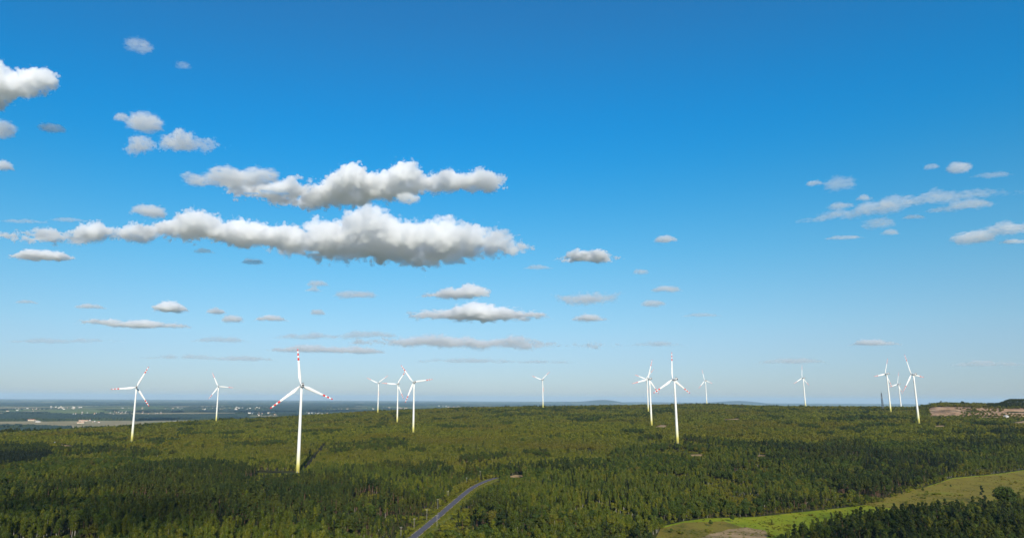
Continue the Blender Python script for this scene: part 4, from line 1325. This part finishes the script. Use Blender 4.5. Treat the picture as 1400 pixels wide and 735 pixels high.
def build_cloud(i, lobes, wt, label):
    g = np.random.default_rng(500 + i)
    if lobes[0][1] > 455: lobes = [(a, b_, c * 1.1, d * 1.5) for a, b_, c, d in lobes]
    by = max(l_[1] for l_ in lobes)
    cx = np.mean([l_[0] for l_ in lobes])
    d = ray(cx, by)
    t = CLOUD_BASE / d[2]
    C0 = np.array([0, 0, CAM_Z]) + d * t
    hd = np.array([d[0], d[1], 0]); hd /= np.linalg.norm(hd)
    dist = float(np.hypot(C0[0], C0[1]))
    def at(px_, py_):
        q = ray(px_, py_)
        s_ = dist / (q @ hd)
        return np.array([0, 0, CAM_Z]) + q * s_
    spx = float(np.linalg.norm(at(cx + .5, by) - at(cx - .5, by)))
    V, F = [], []
    hmax = max(l_[3] for l_ in lobes)
    big = hmax > 24
    grow = (1.28 if wt > .75 else 1.40) if big else 1.75
    for lx, ly, hw, hh in lobes:
        npf = int(np.clip(hw / max(hh, 6) * 22 + 30, 30, 110))
        for k in range(npf):
            xx = g.uniform(-1, 1)
            prof = hh * max(.18, (1 - abs(xx) ** 2.2)) ** .7
            r_ = prof * (.13 + .33 * g.uniform(0, 1) ** 1.5)
            r_ = max(r_, 1.6)
            yy = r_ * .55 + max(0, prof - r_ * 1.55) * g.uniform(0, 1) ** .8
            dv = g.uniform(-1, 1) * min(hw * .7, hh * 1.2) * math.sqrt(max(.05, 1 - xx * xx))
            P = at(lx + xx * (hw - r_ * .6), ly - yy) + hd * dv * spx
            R3 = r_ * spx
            v = ICOV * np.array([R3 * (1.3 if wt > .75 else 1.65), R3 * (1.3 if wt > .75 else 1.65), R3]) * grow
            v = v + P
            zb = at(lx, ly)[2] - .04 * hh * spx        # flat, slightly sagging base
            v[:, 2] = np.where(v[:, 2] < zb, zb + (v[:, 2] - zb) * .3, v[:, 2])
            F.append(ICOF + len(V) * len(ICOV)); V.append(v)
    V = np.vstack(V) - C0; F = np.vstack(F)
    tmp = bpy.data.objects.new('cloud_tmp', mesh_from('cloud', V, F.astype(np.int32)))
    col.objects.link(tmp)
    vox = hmax * spx / (24 if hmax > 30 else 13)
    ext = V.max(0) - V.min(0)
    vox = max(vox, float(ext.max()) / 260)
    md = tmp.modifiers.new('a', 'REMESH'); md.mode = 'VOXEL'; md.voxel_size = vox * 1.2
    for sc_, st in ((hmax * spx * .35, hmax * spx * .10),):
        tx = bpy.data.textures.new('puff', 'CLOUDS'); tx.noise_scale = sc_; tx.noise_depth = 3; tx.noise_basis = 'BLENDER_ORIGINAL'
        dm = tmp.modifiers.new('d', 'DISPLACE'); dm.texture = tx; dm.strength = st * 2; dm.mid_level = .5; dm.texture_coords = 'LOCAL'
    md = tmp.modifiers.new('b', 'REMESH'); md.mode = 'VOXEL'; md.voxel_size = vox
    dg = bpy.context.evaluated_depsgraph_get()
    me = bpy.data.meshes.new_from_object(tmp.evaluated_get(dg))
    bpy.data.objects.remove(tmp)
    me.name = 'cloud'
    me.materials.clear()
    unit = hmax * spx
    mat = cloud_mat('cloud_vapour', (.25 + 11 * wt ** 3) / unit, unit, big, wt)
    mat.cycles.volume_step_rate = 1.5 if big else 1.3
    hull = bpy.data.objects.new('cloud_outline', me)        # source shape, not part of the scene itself
    vol = bpy.data.volumes.new('cloud'); vol.materials.append(mat)
    o = link(bpy.data.objects.new('cloud', vol)); o.location = C0
    o.modifiers.new('vapour', 'NODES').node_group = vapour_group(hull, mat, vox, unit * (.42 if big else .40))
    tag(o, label, 'cloud', 'fair weather clouds')
    return len(me.polygons)
def added_shade_cloud(i, gpx, gpy, hl, hd_, dens, label):
    """an added, unseen cloud behind the viewpoint, placed to shade the given spot"""
    G = on_ground(gpx, gpy)
    C0 = G + np.array(to_sun) * ((CLOUD_BASE + CAM_Z + 60 - G[2]) / to_sun.z) - np.array([0, 0, 60])
    g = np.random.default_rng(700 + i)
    unit = 170.0; V, F = [], []
    for k in range(60):
        a = g.uniform(0, 6.283); q = math.sqrt(g.uniform(0, 1))
        R3 = unit * g.uniform(.22, .42) * (1.15 - .5 * q)
        P = np.array([hl * q * math.cos(a), hd_ * q * math.sin(a), R3 * .6 + g.uniform(0, 1) * unit * .5 * (1 - q)])
        v = ICOV * np.array([R3 * 1.4, R3 * 1.2, R3]) + P
        v[:, 2] = np.where(v[:, 2] < 0, v[:, 2] * .3, v[:, 2])
        F.append(ICOF + len(V) * len(ICOV)); V.append(v)
    tmp = bpy.data.objects.new('cloud_outline', mesh_from('cloud', np.vstack(V), np.vstack(F).astype(np.int32)))
    mat = cloud_mat('cloud_vapour', dens / unit, unit, False)
    mat.cycles.volume_step_rate = 8
    vol = bpy.data.volumes.new('cloud'); vol.materials.append(mat)
    o = link(bpy.data.objects.new('cloud', vol)); o.location = C0  # added shade caster, outside the view
    o.modifiers.new('vapour', 'NODES').node_group = vapour_group(tmp, mat, 16.0, unit * .3)
    tag(o, label, 'cloud', 'fair weather clouds')
added_shade_cloud(0, 30, 722, 230, 130, 5.0, 'unseen cloud added behind the camera to shade the near forest at left')
added_shade_cloud(1, 1340, 765, 200, 60, 5.0, 'unseen cloud added behind the camera to shade the corner stand at right')
tot = 0
for i, (lb, wt, lab) in enumerate(CL):
    tot += build_cloud(i, lb, wt, lab)
print('cloud faces', tot)

# ------------------------------------------------------------------ haze
def haze():
    b = MB()
    zlo, zhi = PLAIN_Z - 8, CAM_Z + 200
    b.box((0, 0, (zlo + zhi) / 2), (125000, 125000, zhi - zlo))
    m = bpy.data.materials.new('haze'); m.use_nodes = True
    n, l = m.node_tree.nodes, m.node_tree.links
    n.remove(n['Principled BSDF'])
    v = n.new('ShaderNodeVolumePrincipled')
    v.inputs['Color'].default_value = (.56, .79, 1.0, 1)
    v.inputs['Anisotropy'].default_value = 0.0
    v.inputs['Density'].default_value = HAZE
    l.new(v.outputs[0], n['Material Output'].inputs['Volume'])
    o = link(bpy.data.objects.new('haze', b.mesh('haze', [m])))
    tag(o, 'thin blue haze of the air over the whole landscape', 'haze', kind='stuff')
HAZE = 2.1e-5
haze()
